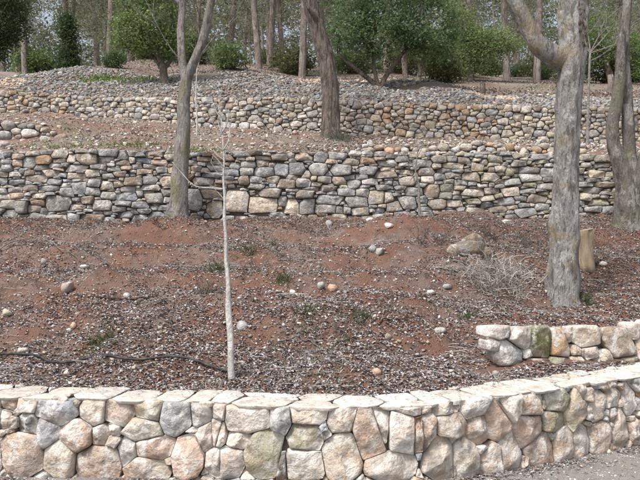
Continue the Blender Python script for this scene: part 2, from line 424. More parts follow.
# ------------------------------------------------------------------ masonry
def clip_poly(P, p, nrm):
    out = []; n = len(P)
    d = [(q[0] - p[0]) * nrm[0] + (q[1] - p[1]) * nrm[1] for q in P]
    for i in range(n):
        j = (i + 1) % n
        if d[i] <= 0: out.append(P[i])
        if (d[i] < 0 < d[j]) or (d[j] < 0 < d[i]):
            t = d[i] / (d[i] - d[j])
            out.append((P[i][0] + (P[j][0] - P[i][0]) * t, P[i][1] + (P[j][1] - P[i][1]) * t))
    return out
def cells(seeds, lo, hi, gap, ext=1.16, pw=3.0, block=1.0):
    """seeds (u,v,a,b,...); lo/hi: functions of u bounding v. Separating lines between neighbours share the gap."""
    S = np.array([s[:4] for s in seeds]); res = []
    th = np.linspace(0, 2 * math.pi, 20, endpoint=False)
    sup = (np.abs(np.cos(th)) ** pw + np.abs(np.sin(th)) ** pw) ** (-1 / pw)
    for i, (u, v, a, b) in enumerate(S):
        e = ext * rng.uniform(.97, 1.06)
        P = [(u + e * a * c * k, v + e * b * s_ * k) for c, s_, k in zip(np.cos(th), np.sin(th), sup)]
        d = S[:, :2] - S[i, :2]
        near = np.where((np.abs(d[:, 0]) < (a + S[:, 2]) * 1.6) & (np.abs(d[:, 1]) < (b + S[:, 3]) * 1.6))[0]
        for j in near:
            if j == i: continue
            dx, dy = d[j]
            L = math.hypot(dx, dy) + 1e-9; ux, uy = dx / L, dy / L
            ri = 1 / math.sqrt((ux / a) ** 2 + (uy / b) ** 2)
            aj, bj = S[j, 2], S[j, 3]
            rj = 1 / math.sqrt((ux / aj) ** 2 + (uy / bj) ** 2)
            t = ri / (ri + rj)
            nx = dx * (1 / a ** 2 + 1 / aj ** 2); ny = dy * (1 / b ** 2 + 1 / bj ** 2)
            if abs(dy) / (b + bj) > abs(dx) / (a + aj): nx *= block      # bed joint: nearly level
            else: ny *= block                                            # upright joint
            nl = math.hypot(nx, ny) + 1e-9; nx /= nl; ny /= nl
            P = clip_poly(P, (u + dx * t - nx * gap, v + dy * t - ny * gap), (nx, ny))
            if len(P) < 3: break
        if len(P) < 3: res.append(None); continue
        P = clip_poly(P, (u, lo(u)), (0, -1)); 
        if len(P) >= 3: P = clip_poly(P, (u, hi(u)), (0, 1))
        res.append(P if len(P) >= 3 else None)
    return res
def round_poly(P, npts, rnd=1, wob=0.0, fr=(.06, .20)):
    P = np.array(P); f = rng.uniform(*fr) * (1 if rnd == 1 else 1.25)
    keep = np.linalg.norm(np.roll(P, -1, 0) - P, axis=1) > 1e-3
    P = P[keep] if keep.sum() >= 3 else P
    for k in range(rnd):
        Q = np.roll(P, -1, 0)
        P = np.stack([P * (1 - f) + Q * f, P * f + Q * (1 - f)], 1).reshape(-1, 2)
    P = list(map(tuple, P))
    while len(P) > npts:                       # drop the shortest edge
        e = [math.dist(P[i], P[(i + 1) % len(P)]) for i in range(len(P))]; i = int(np.argmin(e)); P.pop((i + 1) % len(P))
    while len(P) < npts:                       # split the longest edge
        e = [math.dist(P[i], P[(i + 1) % len(P)]) for i in range(len(P))]; i = int(np.argmax(e)); q = P[(i + 1) % len(P)]
        P.insert(i + 1, ((P[i][0] + q[0]) / 2, (P[i][1] + q[1]) / 2))
    out = np.array(P)
    if wob:
        c = out.mean(0); r = rng.normal(0, wob, npts)
        out = c + (out - c) * (1 - np.abs(r))[:, None]
    return out
def poly_area(P):
    P = np.array(P); x, y = P[:, 0], P[:, 1]
    return .5 * abs(np.dot(x, np.roll(y, -1)) - np.dot(y, np.roll(x, -1)))
def stone_geom(P, depth, bulge, npts, rings, rnd=2, wob=.02, facets=5, tilt=.5, epow=9, fr=(.06, .20)):
    """closed stone: back ring, edge ring, then rings closing over a broken, faceted face. Returns (u,v,w), faces"""
    B = round_poly(P, npts, rnd, wob, fr)
    c = B.mean(0); size = math.sqrt(poly_area(B)) + 1e-6
    pl = []
    for k in range(facets):
        a = rng.uniform(0, 2 * math.pi); pl.append((math.cos(a), math.sin(a), rng.uniform(.15, 1) * tilt, rng.uniform(.2, 1.0)))
    sd = int(rng.integers(0, 9999)); tw = rng.normal(0, .12, 2)
    def w_of(p, s):
        q = (p - c) / size
        h = np.full(len(p), 1.0)
        for (dx, dy, t, h0) in pl: h = np.minimum(h, h0 - t * (q[:, 0] * dx + q[:, 1] * dy) * 2.6)
        n = fbm(q[:, 0] * 3.2 + sd, q[:, 1] * 3.2 + sd * .7, sd, 4)
        return bulge * ((1 - s ** epow) * (.5 + .7 * h + .55 * n) + q[:, 0] * tw[0] * 2 + q[:, 1] * tw[1] * 2 - .25 * s ** 10)
    V = [np.column_stack([c + (B - c) * .86, np.full(npts, -depth)])]
    for s in rings:
        p = c + (B - c) * s
        V.append(np.column_stack([p, w_of(p, s)]))
    V.append(np.column_stack([c[None], w_of(c[None], 0.0)]))
    V = np.vstack(V); k = len(rings) + 1
    i = np.arange(k * npts).reshape(k, npts)
    q = np.stack([i[:-1], np.roll(i[:-1], -1, 1), np.roll(i[1:], -1, 1), i[1:]], -1).reshape(-1, 4)
    tri = np.vstack([q[:, [0, 1, 2]], q[:, [0, 2, 3]], np.stack([i[-1], np.roll(i[-1], -1), np.full(npts, k * npts)], -1)])
    return V, tri
class Face:
    """wall face: arc length u along y = fy(x), height v, outward w (towards -Y)"""
    def __init__(s, fy, x0, x1, batter=0.0):
        s.X = np.linspace(x0, x1, 600); s.Y = fy(s.X)
        s.U = np.concatenate([[0], np.cumsum(np.hypot(np.diff(s.X), np.diff(s.Y)))])
        tx, ty = np.gradient(s.X), np.gradient(s.Y); l = np.hypot(tx, ty)
        s.nx, s.ny = ty / l, -tx / l
        s.batter = batter
    def u(s, x): return np.interp(x, s.X, s.U)
    def x(s, u): return np.interp(u, s.U, s.X)
    def P(s, V, zoff=0.0):
        u, v, w = V[:, 0], V[:, 1], V[:, 2]
        x = np.interp(u, s.U, s.X); y = np.interp(u, s.U, s.Y)
        nx, ny = np.interp(u, s.U, s.nx), np.interp(u, s.U, s.ny)
        w = w - (v - zoff) * s.batter
        return np.column_stack([x + nx * w, y + ny * w, v])
    def uv_of_pixel(s, px, py, back=0.0):
        k = int(np.argmin(np.abs(s.X - (px - 320) / F * (s.Y + back))))
        return s.U[k], zat(py, s.Y[k] + back), s.Y[k] / F
def fill(seeds, u0, u1, lo, hi, sizes, tries, asp=(1.1, 2.0), over=.86, col=None):
    """throw progressively smaller stones into the space that is left"""
    S = [list(s[:4]) for s in seeds]; out = list(seeds)
    A = np.zeros((len(S) + 60000, 4)); n = len(S)
    if n: A[:n] = S
    for (smin, smax), tr in zip(sizes, tries):
        for _ in range(tr):
            u = rng.uniform(u0, u1); r = rng.uniform(smin, smax); k = rng.uniform(*asp)
            a, b = r * math.sqrt(k), r / math.sqrt(k)
            l, h = lo(u), hi(u)
            if h - l < 2 * b * .8: continue
            v = rng.uniform(l + b * .8, h - b * .8)
            B = A[:n]
            d = ((B[:, 0] - u) / (B[:, 2] + a)) ** 2 + ((B[:, 1] - v) / (B[:, 3] + b)) ** 2
            if n == 0 or d.min() > over * over:
                A[n] = (u, v, a, b); n += 1; out.append((u, v, a, b, col(u, v) if col else None))
    return out
def vary(c, amt=.10):
    c = np.array(c, float); k = 1 + rng.normal(0, amt)
    out = np.clip(c[:3] * k * (1 + rng.normal(0, .02) * np.array([1, .2, -1.2])), .05, .78)
    return np.array([*out, c[3] if len(c) > 3 else 0.0])
PAL = {'w': (.68, .64, .60, 0), 'c': (.60, .53, .455, 0), 'p': (.56, .445, .37, 0), 'o': (.50, .35, .23, 0), 'g': (.39, .385, .375, 0), 'B': (.385, .395, .415, 0), 'b': (.36, .305, .25, 0),
       'd': (.22, .21, .195, 0), 'm': (.52, .48, .40, .5), 'M': (.34, .33, .25, 1.0), 'y': (.52, .465, .37, 0), 's': (.37, .285, .22, 0)}

def stone_wall(name, face, seeds, lo, hi, gap, mat, root, depth, bulge, npts, rings, max_parts=300, min_px=10.0, ext=1.16, rnd=2, wob=.02, pw=3.0, tilt=.5, zoff=0.0, small='small_stones', smooth=False, vis=None, proud=.012, epow=9, fr=(.06, .20), tone=1.0, block=.8):
    polys = cells(seeds, lo, hi, gap, ext, pw, block)
    items = []
    for s, P in zip(seeds, polys):
        if P is None: continue
        ar = poly_area(P)
        if ar < 1e-5: continue
        x = face.x(s[0]); Y = np.interp(s[0], face.U, face.Y)
        pxs = math.sqrt(ar) / Y * F
        inview = -15 < 320 + x / Y * F < 655
        if vis is not None: inview = inview and vis(s)
        items.append((pxs if inview else 0.0, s, P))
    items.sort(key=lambda t: -t[0])
    rest = MB(); npart = 0
    for pxs, s, P in items:
        sz = math.sqrt(poly_area(P))
        V, T = stone_geom(P, depth, min(bulge, sz * .3), npts, rings, rnd, wob, tilt=tilt, epow=epow, fr=fr)
        V[:, 2] += rng.normal(0, proud)
        W = face.P(V, zoff)
        c = vary(s[4]) * np.array([tone, tone, tone, 1])
        if npart < max_parts and pxs >= min_px * .62:
            me = np_mesh(name, W, T, c, smooth)
            part(name, me, mat, root); npart += 1
        else: rest.add(W, T, c)
    if rest.n:
        o = part(small, rest.mesh(small, smooth), mat, root); o['kind'] = 'stuff'
    return npart
def core(name, face, lo, hi, w0, thick, root, n=160, zoff=0.0, u0=None, u1=None):
    U = np.linspace(face.U[0] if u0 is None else u0, face.U[-1] if u1 is None else u1, n)
    V = []
    for k in range(4):
        v = np.array([lo(u) - .15 if k in (0, 3) else hi(u) for u in U])
        w = np.full(n, -w0 if k < 2 else -w0 - thick)
        V.append(face.P(np.column_stack([U, v, w]), zoff))
    V = np.vstack(V); i = np.arange(4 * n).reshape(4, n)
    q = np.concatenate([np.stack([i[k, :-1], i[k, 1:], i[(k + 1) % 4, 1:], i[(k + 1) % 4, :-1]], -1) for k in range(4)])
    q = np.vstack([q, [[i[0, 0], i[1, 0], i[2, 0], i[3, 0]], [i[3, -1], i[2, -1], i[1, -1], i[0, -1]]]])
    return part(name, np_mesh(name, V, q), M['core'], root)
def seeds_from(face, rows, sc, ox, oy, back=0.0, k=1.0):
    out = []
    for r in rows:
        cx, cy, hw, hh, c = r
        u, v, m_ = face.uv_of_pixel(ox + cx / sc, oy + cy / sc, back)
        i = int(np.argmin(np.abs(face.U - u))); ca = max(.6, abs(face.ny[i]))
        out.append((u, v, hw / sc * m_ / ca * k, hh / sc * m_ * k, PAL[c]))
    return out

# ---- front wall
f1 = Face(Y1, -4.6, 4.6, batter=0.04)
A_ = [(20,125,25,25,'p'),(75,130,30,22,'c'),(75,190,30,30,'d'),(165,150,60,45,'B'),(13,176,15,28,'c'),(33,188,13,14,'c'),(140,212,32,42,'B'),(262,152,37,40,'c'),(342,160,43,48,'w'),(425,148,38,30,'y'),
      (508,170,45,50,'B'),(580,160,30,44,'w'),(220,218,45,50,'p'),(292,222,25,28,'c'),(330,205,14,18,'p'),(405,205,60,34,'y'),(62,270,62,68,'p'),(175,285,45,58,'c'),(285,305,72,52,'p'),(370,265,28,38,'w'),
      (328,238,18,14,'c'),(452,255,55,32,'p'),(420,322,75,36,'c'),(545,285,48,62,'p'),(598,222,30,42,'c'),(634,150,22,30,'w'),(628,300,34,45,'w'),(-25,300,30,50,'p'),(634,222,16,36,'c')]
B_ = [(95,168,80,45,'w'),(203,170,30,38,'g'),(288,160,53,30,'c'),(380,178,38,42,'c'),(20,215,28,42,'p'),(80,237,30,22,'c'),(50,300,50,46,'w'),(160,275,58,72,'m'),(278,228,50,38,'m'),(272,305,58,45,'c'),(388,285,58,76,'c'),
      (470,220,56,75,'p'),(505,180,25,45,'c'),(558,205,38,72,'w'),(600,147,35,18,'w'),(611,215,16,50,'o'),(535,312,80,42,'c'),(207,325,14,30,'d')]
C_ = [(12,283,15,15,'c'),(18,340,28,62,'s'),(80,283,35,20,'w'),(155,273,42,30,'w'),(95,322,38,35,'c'),(165,343,32,36,'p'),(60,425,50,60,'c'),(130,415,38,55,'c'),(202,425,30,52,'p'),(228,315,42,55,'p'),(255,270,35,38,'w'),
      (262,410,38,58,'c'),(312,340,48,50,'p'),(322,268,38,36,'c'),(345,400,45,50,'p'),(398,260,42,28,'m'),(382,315,35,28,'m'),(408,385,28,55,'c'),(440,285,30,55,'y'),(460,370,28,60,'c'),(482,242,12,18,'c'),(505,272,30,45,'c'),
      (552,250,27,30,'c'),(515,360,32,48,'p'),(570,340,27,62,'c'),(600,250,20,45,'w'),(612,345,15,55,'p'),(550,295,12,20,'p')]
sd1 = seeds_from(f1, A_, 2.909, 0, 360) + seeds_from(f1, B_, 2.909, 210, 360) + seeds_from(f1, C_, 2.823, 420, 310)
lo1 = lambda u: float(Tpath(f1.x(u), 4.0)) - .05
hi1 = lambda u: TOP1 - .016 - .008 * math.sin(u * 5.1)
pal1 = ['w', 'c', 'c', 'p', 'p', 'g', 'B', 'y', 'o']
uL, uR = f1.u(-2.5), f1.u(2.85)
rc = lambda u, v: PAL[pal1[int(rng.integers(len(pal1)))]]
sd1 = fill(sd1, f1.U[0], uL, lo1, hi1, [(.09, .12), (.06, .09)], [400, 400], (.8, 1.5), .95, rc)
sd1 = fill(sd1, uR, f1.U[-1], lo1, hi1, [(.09, .12), (.06, .09)], [400, 400], (.8, 1.5), .95, rc)
sd1 = fill(sd1, f1.U[0], f1.U[-1], lo1, hi1, [(.035, .05), (.018, .028)], [2500, 4000], (.8, 1.6), 1.0, rc)
wall1 = empty('stone_wall', (0, 4.6, 0))
set_meta(wall1, 'curved front retaining wall of cream and pink fitted rubble under a pale coping', 'stone wall')
stone_wall('stone', f1, sd1, lo1, hi1, .0008, M['stone'], wall1, 0.16, .042, 30, (1.0, .965, .90, .80, .68, .52, .36, .18), ext=1.9, rnd=1, wob=.010, pw=6, tilt=1.5, epow=22, fr=(.02, .08), min_px=6, small='chinking_stones')
core('core', f1, lo1, lambda u: TOP1 - .05, .060, .32, wall1)
# coping slabs: laid flat, seen as (u, depth) cells
U = f1.U[0] + .1; cs = []
while U < f1.U[-1] - .1:
    w = rng.uniform(.13, .46)
    if rng.random() < .35:
        k = rng.uniform(.35, .65)
        cs.append((U + w / 2, .44 * k / 2, w / 2, .44 * k / 2, PAL['w'])); cs.append((U + w * rng.uniform(.4, .6), .44 * (1 + k) / 2, w / 2, .44 * (1 - k) / 2, PAL['w']))
    else: cs.append((U + w / 2, .215 + rng.uniform(-.02, .02), w / 2, .225, PAL['w']))
    U += w
cs = fill(cs, f1.U[0], f1.U[-1], lambda u: .0, lambda u: .44, [(.02, .035)], [800], (.8, 1.8), 1.0, lambda u, v: PAL['c'])
cop = cells(cs, lambda u: .0 + .022 * math.sin(u * 13) + .014 * math.sin(u * 31), lambda u: .43 + .03 * math.sin(u * 7) + .02 * math.sin(u * 17), .0035, 1.7, 9)
for s, P in zip(cs, cop):
    if P is None or poly_area(P) < 2e-4: continue
    V, T = stone_geom(P, .028, .008, 26, (1.0, .985, .93, .75, .4), 1, .045, 3, .5, 16)
    W = f1.P(np.column_stack([V[:, 0], V[:, 1] * 0, -V[:, 1]]))
    W[:, 2] = TOP1 - .010 + V[:, 2] + rng.normal(0, .002)
    base = (.66, .63, .585) if rng.random() < .7 else (.60, .55, .485)
    part('coping_slab', np_mesh('coping_slab', W, T, vary(base, .06)), M['coping'], wall1)

# ---- little wall at right, behind the coping
f1b = Face(Ysm, 1.4, 4.6, batter=0.05)
D_ = [(232,65,33,18,'w'),(292,83,26,27,'w'),(350,98,31,42,'M'),(410,98,30,36,'o'),(480,80,45,27,'c'),(575,98,48,40,'b'),(215,100,15,13,'w'),(262,120,36,32,'B'),(310,125,11,11,'w'),(335,155,35,18,'c'),(400,158,28,24,'m'),
      (450,158,27,26,'c'),(452,117,14,14,'c'),(488,125,20,17,'c'),(495,157,20,18,'y'),(535,145,22,25,'y'),(590,150,30,16,'y'),(430,78,10,12,'c'),(650,110,30,40,'c')]
sdb = seeds_from(f1b, D_, 2.823, 420, 310)
ub0 = f1b.u(1.48)
lob = lambda u: .46
hib = lambda u: float(np.interp(u - ub0, [0, .1, .35, 2], [.92, .95, .97, .98]))
sdb = fill(sdb, f1b.u(3.1), f1b.U[-1], lambda u: .5, lambda u: .93, [(.09, .12), (.06, .08)], [300, 300], (.9, 1.5), .95, rc)
wall1b = empty('stone_wall', (2.3, 6.1, .5))
set_meta(wall1b, 'short low wall of rounded stones with one mossy block on the bank at right', 'stone wall')
stone_wall('stone', f1b, sdb, lob, hib, .003, M['stone'], wall1b, .16, .05, 26, (1.0, .965, .90, .80, .66, .5, .3), ext=1.3, rnd=1, wob=.015, pw=4.5, tilt=1.3, epow=18, fr=(.03, .10), min_px=3)
core('core', f1b, lambda u: .5, lambda u: hib(u) - .17, .09, .05, wall1b, 60, u0=f1b.u(1.85))

# ---- main dry stone wall
f2 = Face(Y2, -13, 13, batter=0.06)
E_ = [(45,140,50,20,'g'),(35,182,40,22,'g'),(140,185,58,32,'g'),(238,168,42,45,'B'),(330,165,48,45,'B'),(455,165,60,42,'g'),(580,172,65,32,'g'),(268,255,50,32,'b'),(90,268,52,18,'g'),(190,308,60,30,'b'),(135,382,85,58,'c'),(385,388,45,52,'g'),
      (380,315,52,28,'b'),(290,385,48,48,'c'),(252,352,30,30,'g'),(525,348,82,32,'g'),(500,400,65,28,'g'),(580,235,40,22,'b'),(20,235,35,30,'b'),(95,228,38,22,'g'),(600,408,38,25,'g'),(478,98,35,30,'g')]
G_ = [(330,395,55,65,'c'),(150,395,42,58,'g'),(240,430,32,45,'b'),(222,365,50,22,'b'),(30,310,30,25,'c')]
H_ = [(160,172,55,28,'g'),(265,200,75,22,'b'),(75,255,35,32,'g'),(130,305,38,28,'g'),(215,335,50,50,'y'),(95,360,65,35,'g'),(395,240,52,28,'c'),(510,230,42,25,'c'),(425,300,48,35,'g'),(535,295,50,42,'s'),(390,360,60,42,'g'),(320,390,55,28,'b'),
      (560,370,50,35,'b'),(160,118,42,22,'o'),(25,408,30,22,'g'),(285,330,25,35,'c')]
I_ = [(330,365,80,55,'g'),(235,110,45,28,'o'),(150,125,40,38,'g'),(290,190,45,25,'c'),(205,222,65,22,'c'),(535,195,45,22,'c'),(500,110,60,40,'b'),(340,118,40,15,'b'),(390,305,45,30,'g'),(285,280,55,20,'g'),(500,345,38,25,'b'),(45,375,50,25,'g'),
      (125,390,32,40,'g'),(85,290,50,15,'g'),(615,265,38,28,'y'),(450,280,42,40,'g'),(60,430,42,28,'g'),(220,325,45,15,'w')]
sd2 = seeds_from(f2, E_, 5.818, 240, 140, 0, .96) + seeds_from(f2, G_, 4.36, 160, 110, 0, .96) + seeds_from(f2, H_, 5.818, 340, 140, 0, .96) + seeds_from(f2, I_, 5.818, 0, 140, 0, .96)
lo2 = lambda u: float(zb2(f2.x(u))) - .12
hi2 = lambda u: float(zt2(f2.x(u))) + .02
def col2(u, v):
    right = f2.x(u) > 1.5
    p = ['g', 'g', 'g', 'B', 'B', 'g', 'b', 'c', 's', 'y', 'g', 'w', 'p'] if not right else ['g', 'g', 'y', 'g', 'c', 'b', 'g', 'm', 'y', 'g']
    return PAL[p[int(rng.integers(len(p)))]]
sd2 = fill(sd2, f2.U[0], f2.U[-1], lo2, hi2, [(.10, .13), (.08, .10), (.058, .08), (.038, .052), (.022, .033)], [350, 1800, 5000, 7000, 7000], (1.4, 3.4), .95, col2)
wall2 = empty('stone_wall', (0, 12, float(zb2(0))))
set_meta(wall2, 'long grey dry stone wall across the middle of the slope above the red bank', 'stone wall')
n2 = stone_wall('stone', f2, sd2, lo2, hi2, .0022, M['field'], wall2, 0.2, .045, 14, (1.0, .94, .78, .45), ext=1.75, rnd=1, wob=.035, pw=4.5, tilt=1.3, proud=.020, tone=.92, block=.38, epow=20, fr=(.02, .10), min_px=9, zoff=2.4)
core('core', f2, lo2, lambda u: hi2(u) - .06, .075, .38, wall2, zoff=2.4)

# ---- upper wall
f3 = Face(Y3, -16, 14, batter=0.05)
lo3 = lambda u: float(zb3(f3.x(u))) - .10
hi3 = lambda u: float(zt3(f3.x(u))) + .03
def col3(u, v):
    x = f3.x(u)
    p = ['o', 'c', 'y', 'y', 'b', 'c', 'o', 'g'] if (x < -7.2 or x > 1.2) else ['c', 'c', 'w', 'g', 'b', 'y', 'g']
    if x > 4.5: p = ['y', 'g', 'c', 'b', 'y']
    return PAL[p[int(rng.integers(len(p)))]]
# big pale blocks along the foot near the middle
sd3 = []
for pxx, pyy, hw, hh in ((226, 126, 5, 4.5), (233, 127, 4, 5), (244, 126, 5, 5), (277, 129, 5, 4), (254, 127, 4, 4)):
    u, v, m_ = f3.uv_of_pixel(pxx, pyy); sd3.append((u, v, hw * m_, hh * m_, PAL['w']))
sd3 = fill(sd3, f3.U[0], f3.U[-1], lo3, hi3, [(.09, .12), (.068, .09), (.05, .068), (.033, .045)], [200, 2500, 8000, 9000], (1.1, 2.3), .93, col3)
wall3 = empty('stone_wall', (0, 17, float(zb3(0))))
set_meta(wall3, 'upper tan dry stone wall on the far terrace below the grey rubble mound', 'stone wall')
n3 = stone_wall('stone', f3, sd3, lo3, hi3, .003, M['field'], wall3, 0.18, .045, 11, (1.0, .92, .55), ext=1.7, rnd=1, wob=.05, pw=4.5, tilt=1.2, proud=.018, tone=.88, block=.5, epow=20, fr=(.02, .10), min_px=6, zoff=5)
core('core', f3, lo3, lambda u: hi3(u) - .06, .07, .3, wall3, zoff=5)

# ---- low row of stones set back above the main wall, and the short wall at far left
f2b = Face(lambda x: 13.0 + .05 * np.sin(np.asarray(x) * 2) - .03 * np.asarray(x), .85, 5.3, .05)
lo2b = lambda u: float(T2(f2b.x(u), 12.9)) - .06
hi2b = lambda u: float(T2(f2b.x(u), 12.9)) + .20 + .03 * math.sin(u * 9)
sd2b = fill([], f2b.U[0], f2b.U[-1], lo2b, hi2b, [(.07, .10), (.05, .07), (.03, .045)], [400, 800, 900], (1.1, 2), .93, lambda u, v: PAL[['w', 'c', 'o', 'c', 'y', 'g'][int(rng.integers(6))]])
wall2b = empty('stone_row', (3, 13, 3.7))
set_meta(wall2b, 'low row of pale stones set back above the right half of the grey wall', 'stone wall')
stone_wall('stone', f2b, sd2b, lo2b, hi2b, .005, M['field'], wall2b, .16, .07, 11, (1.0, .93, .6), min_px=7, zoff=3.7)
f2c = Face(lambda x: 14.45 + .03 * np.asarray(x) + .3, -10, -5.6, .05)
hi2c = lambda u: float(np.interp(f2c.x(u), [-10, -7, -6.3, -5.6], [4.66, 4.62, 4.50, 4.25]))
lo2c = lambda u: float(T2(f2c.x(u), 14.2)) - .08
sd2c = fill([], f2c.U[0], f2c.U[-1], lo2c, hi2c, [(.11, .15), (.08, .11), (.05, .07), (.03, .04)], [200, 500, 700, 700], (1.1, 2), .93, lambda u, v: PAL[['g', 'c', 'w', 'g', 'c', 'b'][int(rng.integers(6))]])
wall2c = empty('stone_wall', (-7.5, 14.5, 4.2))
set_meta(wall2c, 'short low pale stone wall on the terrace at the left edge', 'stone wall')
stone_wall('stone', f2c, sd2c, lo2c, hi2c, .005, M['field'], wall2c, .2, .08, 12, (1.0, .93, .6), min_px=7, zoff=4.2)
core('core', f2c, lo2c, lambda u: hi2c(u) - .08, .1, .25, wall2c, 40, zoff=4.2, u1=f2c.u(-6.0))

# ------------------------------------------------------------------ loose rocks
def rock_base(sub, cuts, seed, flat=.7):
    """broken angular stone: the convex hull of a few points on a squashed ball"""
    r = np.random.default_rng(seed); k = {1: 10, 2: 22}[sub]
    Q = r.normal(size=(k, 3)); Q /= np.linalg.norm(Q, axis=1)[:, None]; Q *= r.uniform(.8, 1.0, (k, 1))
    bm = bmesh.new(); vs_ = [bm.verts.new(q) for q in Q]
    g = bmesh.ops.convex_hull(bm, input=vs_)
    bmesh.ops.delete(bm, geom=list({e for e in g['geom_unused'] + g['geom_interior'] if isinstance(e, bmesh.types.BMVert)}), context='VERTS')
    bmesh.ops.triangulate(bm, faces=bm.faces[:]); bm.normal_update(); bm.verts.index_update()
    V = np.array([v.co[:] for v in bm.verts]); T = np.array([[v.index for v in f.verts] for f in bm.faces]); bm.free()
    V = V * np.array([1.0, r.uniform(.65, .95), flat * r.uniform(.7, 1.1)])
    return V, T
def rots(n, r, tilt=.5):
    a = r.uniform(0, 2 * math.pi, n); t = r.normal(0, tilt, n); p = r.uniform(0, 2 * math.pi, n)
    ca, sa = np.cos(a), np.sin(a)
    Rz = np.zeros((n, 3, 3)); Rz[:, 0, 0] = ca; Rz[:, 0, 1] = -sa; Rz[:, 1, 0] = sa; Rz[:, 1, 1] = ca; Rz[:, 2, 2] = 1
    k = np.stack([np.cos(p), np.sin(p), np.zeros(n)], -1)
    K = np.zeros((n, 3, 3)); K[:, 0, 2] = k[:, 1]; K[:, 1, 2] = -k[:, 0]; K[:, 2, 0] = -k[:, 1]; K[:, 2, 1] = k[:, 0]
    s, c = np.sin(t)[:, None, None], np.cos(t)[:, None, None]
    Rt = np.eye(3)[None] + s * K + (1 - c) * (K @ K)
    return Rt @ Rz
def scatter(name, bases, pos, scale, cols, mat, r, tilt=.5, smooth=False, R_=None):
    mb = MB(); n = len(pos); which = r.integers(0, len(bases), n)
    Rm = rots(n, r, tilt) if R_ is None else R_
    scale = np.asarray(scale, float)
    if scale.ndim == 1: scale = np.stack([scale] * 3, -1)
    for b, (V, T) in enumerate(bases):
        w = np.where(which == b)[0]
        if len(w) == 0: continue
        VV = np.einsum('nij,nvj->nvi', Rm[w], V[None] * scale[w][:, None, :]) + pos[w][:, None, :]
        TT = T[None] + (np.arange(len(w)) * len(V))[:, None, None]
        cc = np.repeat(cols[w][:, None, :], len(V), 1)
        mb.add(VV.reshape(-1, 3), TT.reshape(-1, T.shape[1]), cc.reshape(-1, cc.shape[-1]))
    return obj(name, mb.mesh(name, smooth), mat)
def palcols(n, keys, r, amt=.14):
    P = np.array([PAL[k][:3] for k in keys]); c = P[r.integers(0, len(P), n)]
    c = c * (1 + r.normal(0, amt, (n, 1))) * (1 + r.normal(0, .03, (n, 3)))
    return np.hstack([np.clip(c, .03, .75), np.zeros((n, 1))])
RB = [rock_base(2, 9, 100 + k, .75) for k in range(10)]
RS = [rock_base(1, 6, 200 + k, .75) for k in range(10)]
r_ = np.random.default_rng(5)
# rubble mound above the upper wall
n = 34000
x = r_.uniform(-13, 12.5, n); s = r_.uniform(0, 1.12, n)
y = Y3(x) + .2 + (Yc(x) - Y3(x) - .2) * s
keep = (vn(x * .5, y * .5, 77) > .12 + .45 * sstep(2.5, 5, x) * sstep(.6, 1, s))
x, y = x[keep], y[keep]; n = len(x)
sz = np.exp(r_.normal(math.log(.039), .42, n)).clip(0, .10)
z = TH(x, y) + sz * .25
grey = palcols(n, ['g', 'g', 'B', 'B', 'g', 'c', 'b', 'd'], r_, .2) * np.array([.69, .695, .705, 1])
warm = palcols(n, ['o', 'c', 'y', 'p', 'c'], r_, .15)
wm = (vn(x * .4, y * .6, 5) > .76)
o = scatter('rubble', RS, np.stack([x, y, z], -1), sz[:, None] * np.array([1.25, 1.1, .9]), np.where(wm[:, None], warm, grey), M['rubble'], r_, .6)
set_meta(o, 'heaped grey rubble stones covering the mound above the upper wall', 'rubble', None, 'stuff')
# stones lying on the terrace and on the wall heads
n = 7000
x = r_.uniform(-10.5, 9.5, n); y = Y2(x) + .15 + (Y3(x) - Y2(x)) * r_.uniform(0, 1, n) ** 1.2
sz = np.exp(r_.normal(math.log(.024), .55, n))
o = scatter('terrace_stones', RS, np.stack([x, y, T2(x, y) + sz * .2], -1), sz, palcols(n, ['w', 'c', 'g', 'b', 'p', 'c'], r_), M['rubble'], r_)
set_meta(o, 'small stones strewn over the earth terrace between the walls', 'stones', None, 'stuff')

# ---- pebbles, crumbs and leaf litter on the bank
def bank_pts(n, r, near=1.0):
    out = []
    while sum(len(a) for a in out) < n:
        k = n
        y = 4.9 + 7.1 * r.uniform(0, 1, k) ** near
        x = r.uniform(-.54, .54, k) * (y + .6)
        ok = (y > Y1(x) + .43) & (y < Y2(x) - .05)
        ok &= ~((x > 1.4) & (np.abs(y - Ysm(x) - .03) < .075))
        out.append(np.stack([x[ok], y[ok]], -1))
    P = np.vstack(out)[:n]
    return P[:, 0], P[:, 1]
x, y = bank_pts(21000, r_)
bare = vn(x * .9, y * 1.1, 61)
sz = np.exp(r_.normal(math.log(.0092), .62, len(x)))
sz = np.minimum(sz, .034)
o = scatter('pebbles', RS, np.stack([x, y, T1(x, y) + sz * .25], -1), sz, palcols(len(x), ['w', 'c', 'g', 'w', 's', 's', 'b', 'g'], r_, .2) * np.array([.92, .92, .92, 1]), M['rubble'], r_)
set_meta(o, 'pebbles and pale limestone chips strewn over the red soil bank', 'pebbles', None, 'stuff')
x, y = bank_pts(30000, r_)
sz = np.minimum(np.exp(r_.normal(math.log(.008), .5, len(x))), .02)
cl = np.array([(.22, .125, .095), (.20, .13, .105), (.27, .18, .145), (.17, .105, .085)])[r_.integers(0, 4, len(x))] * (1 + r_.normal(0, .12, (len(x), 1)))
o = scatter('soil_clods', RS[:5], np.stack([x, y, T1(x, y) + sz * .1], -1), sz, np.clip(cl, .04, .5), M['litter'], r_)
set_meta(o, 'crumbs and clods of red brown earth on the bank', 'soil', None, 'stuff')
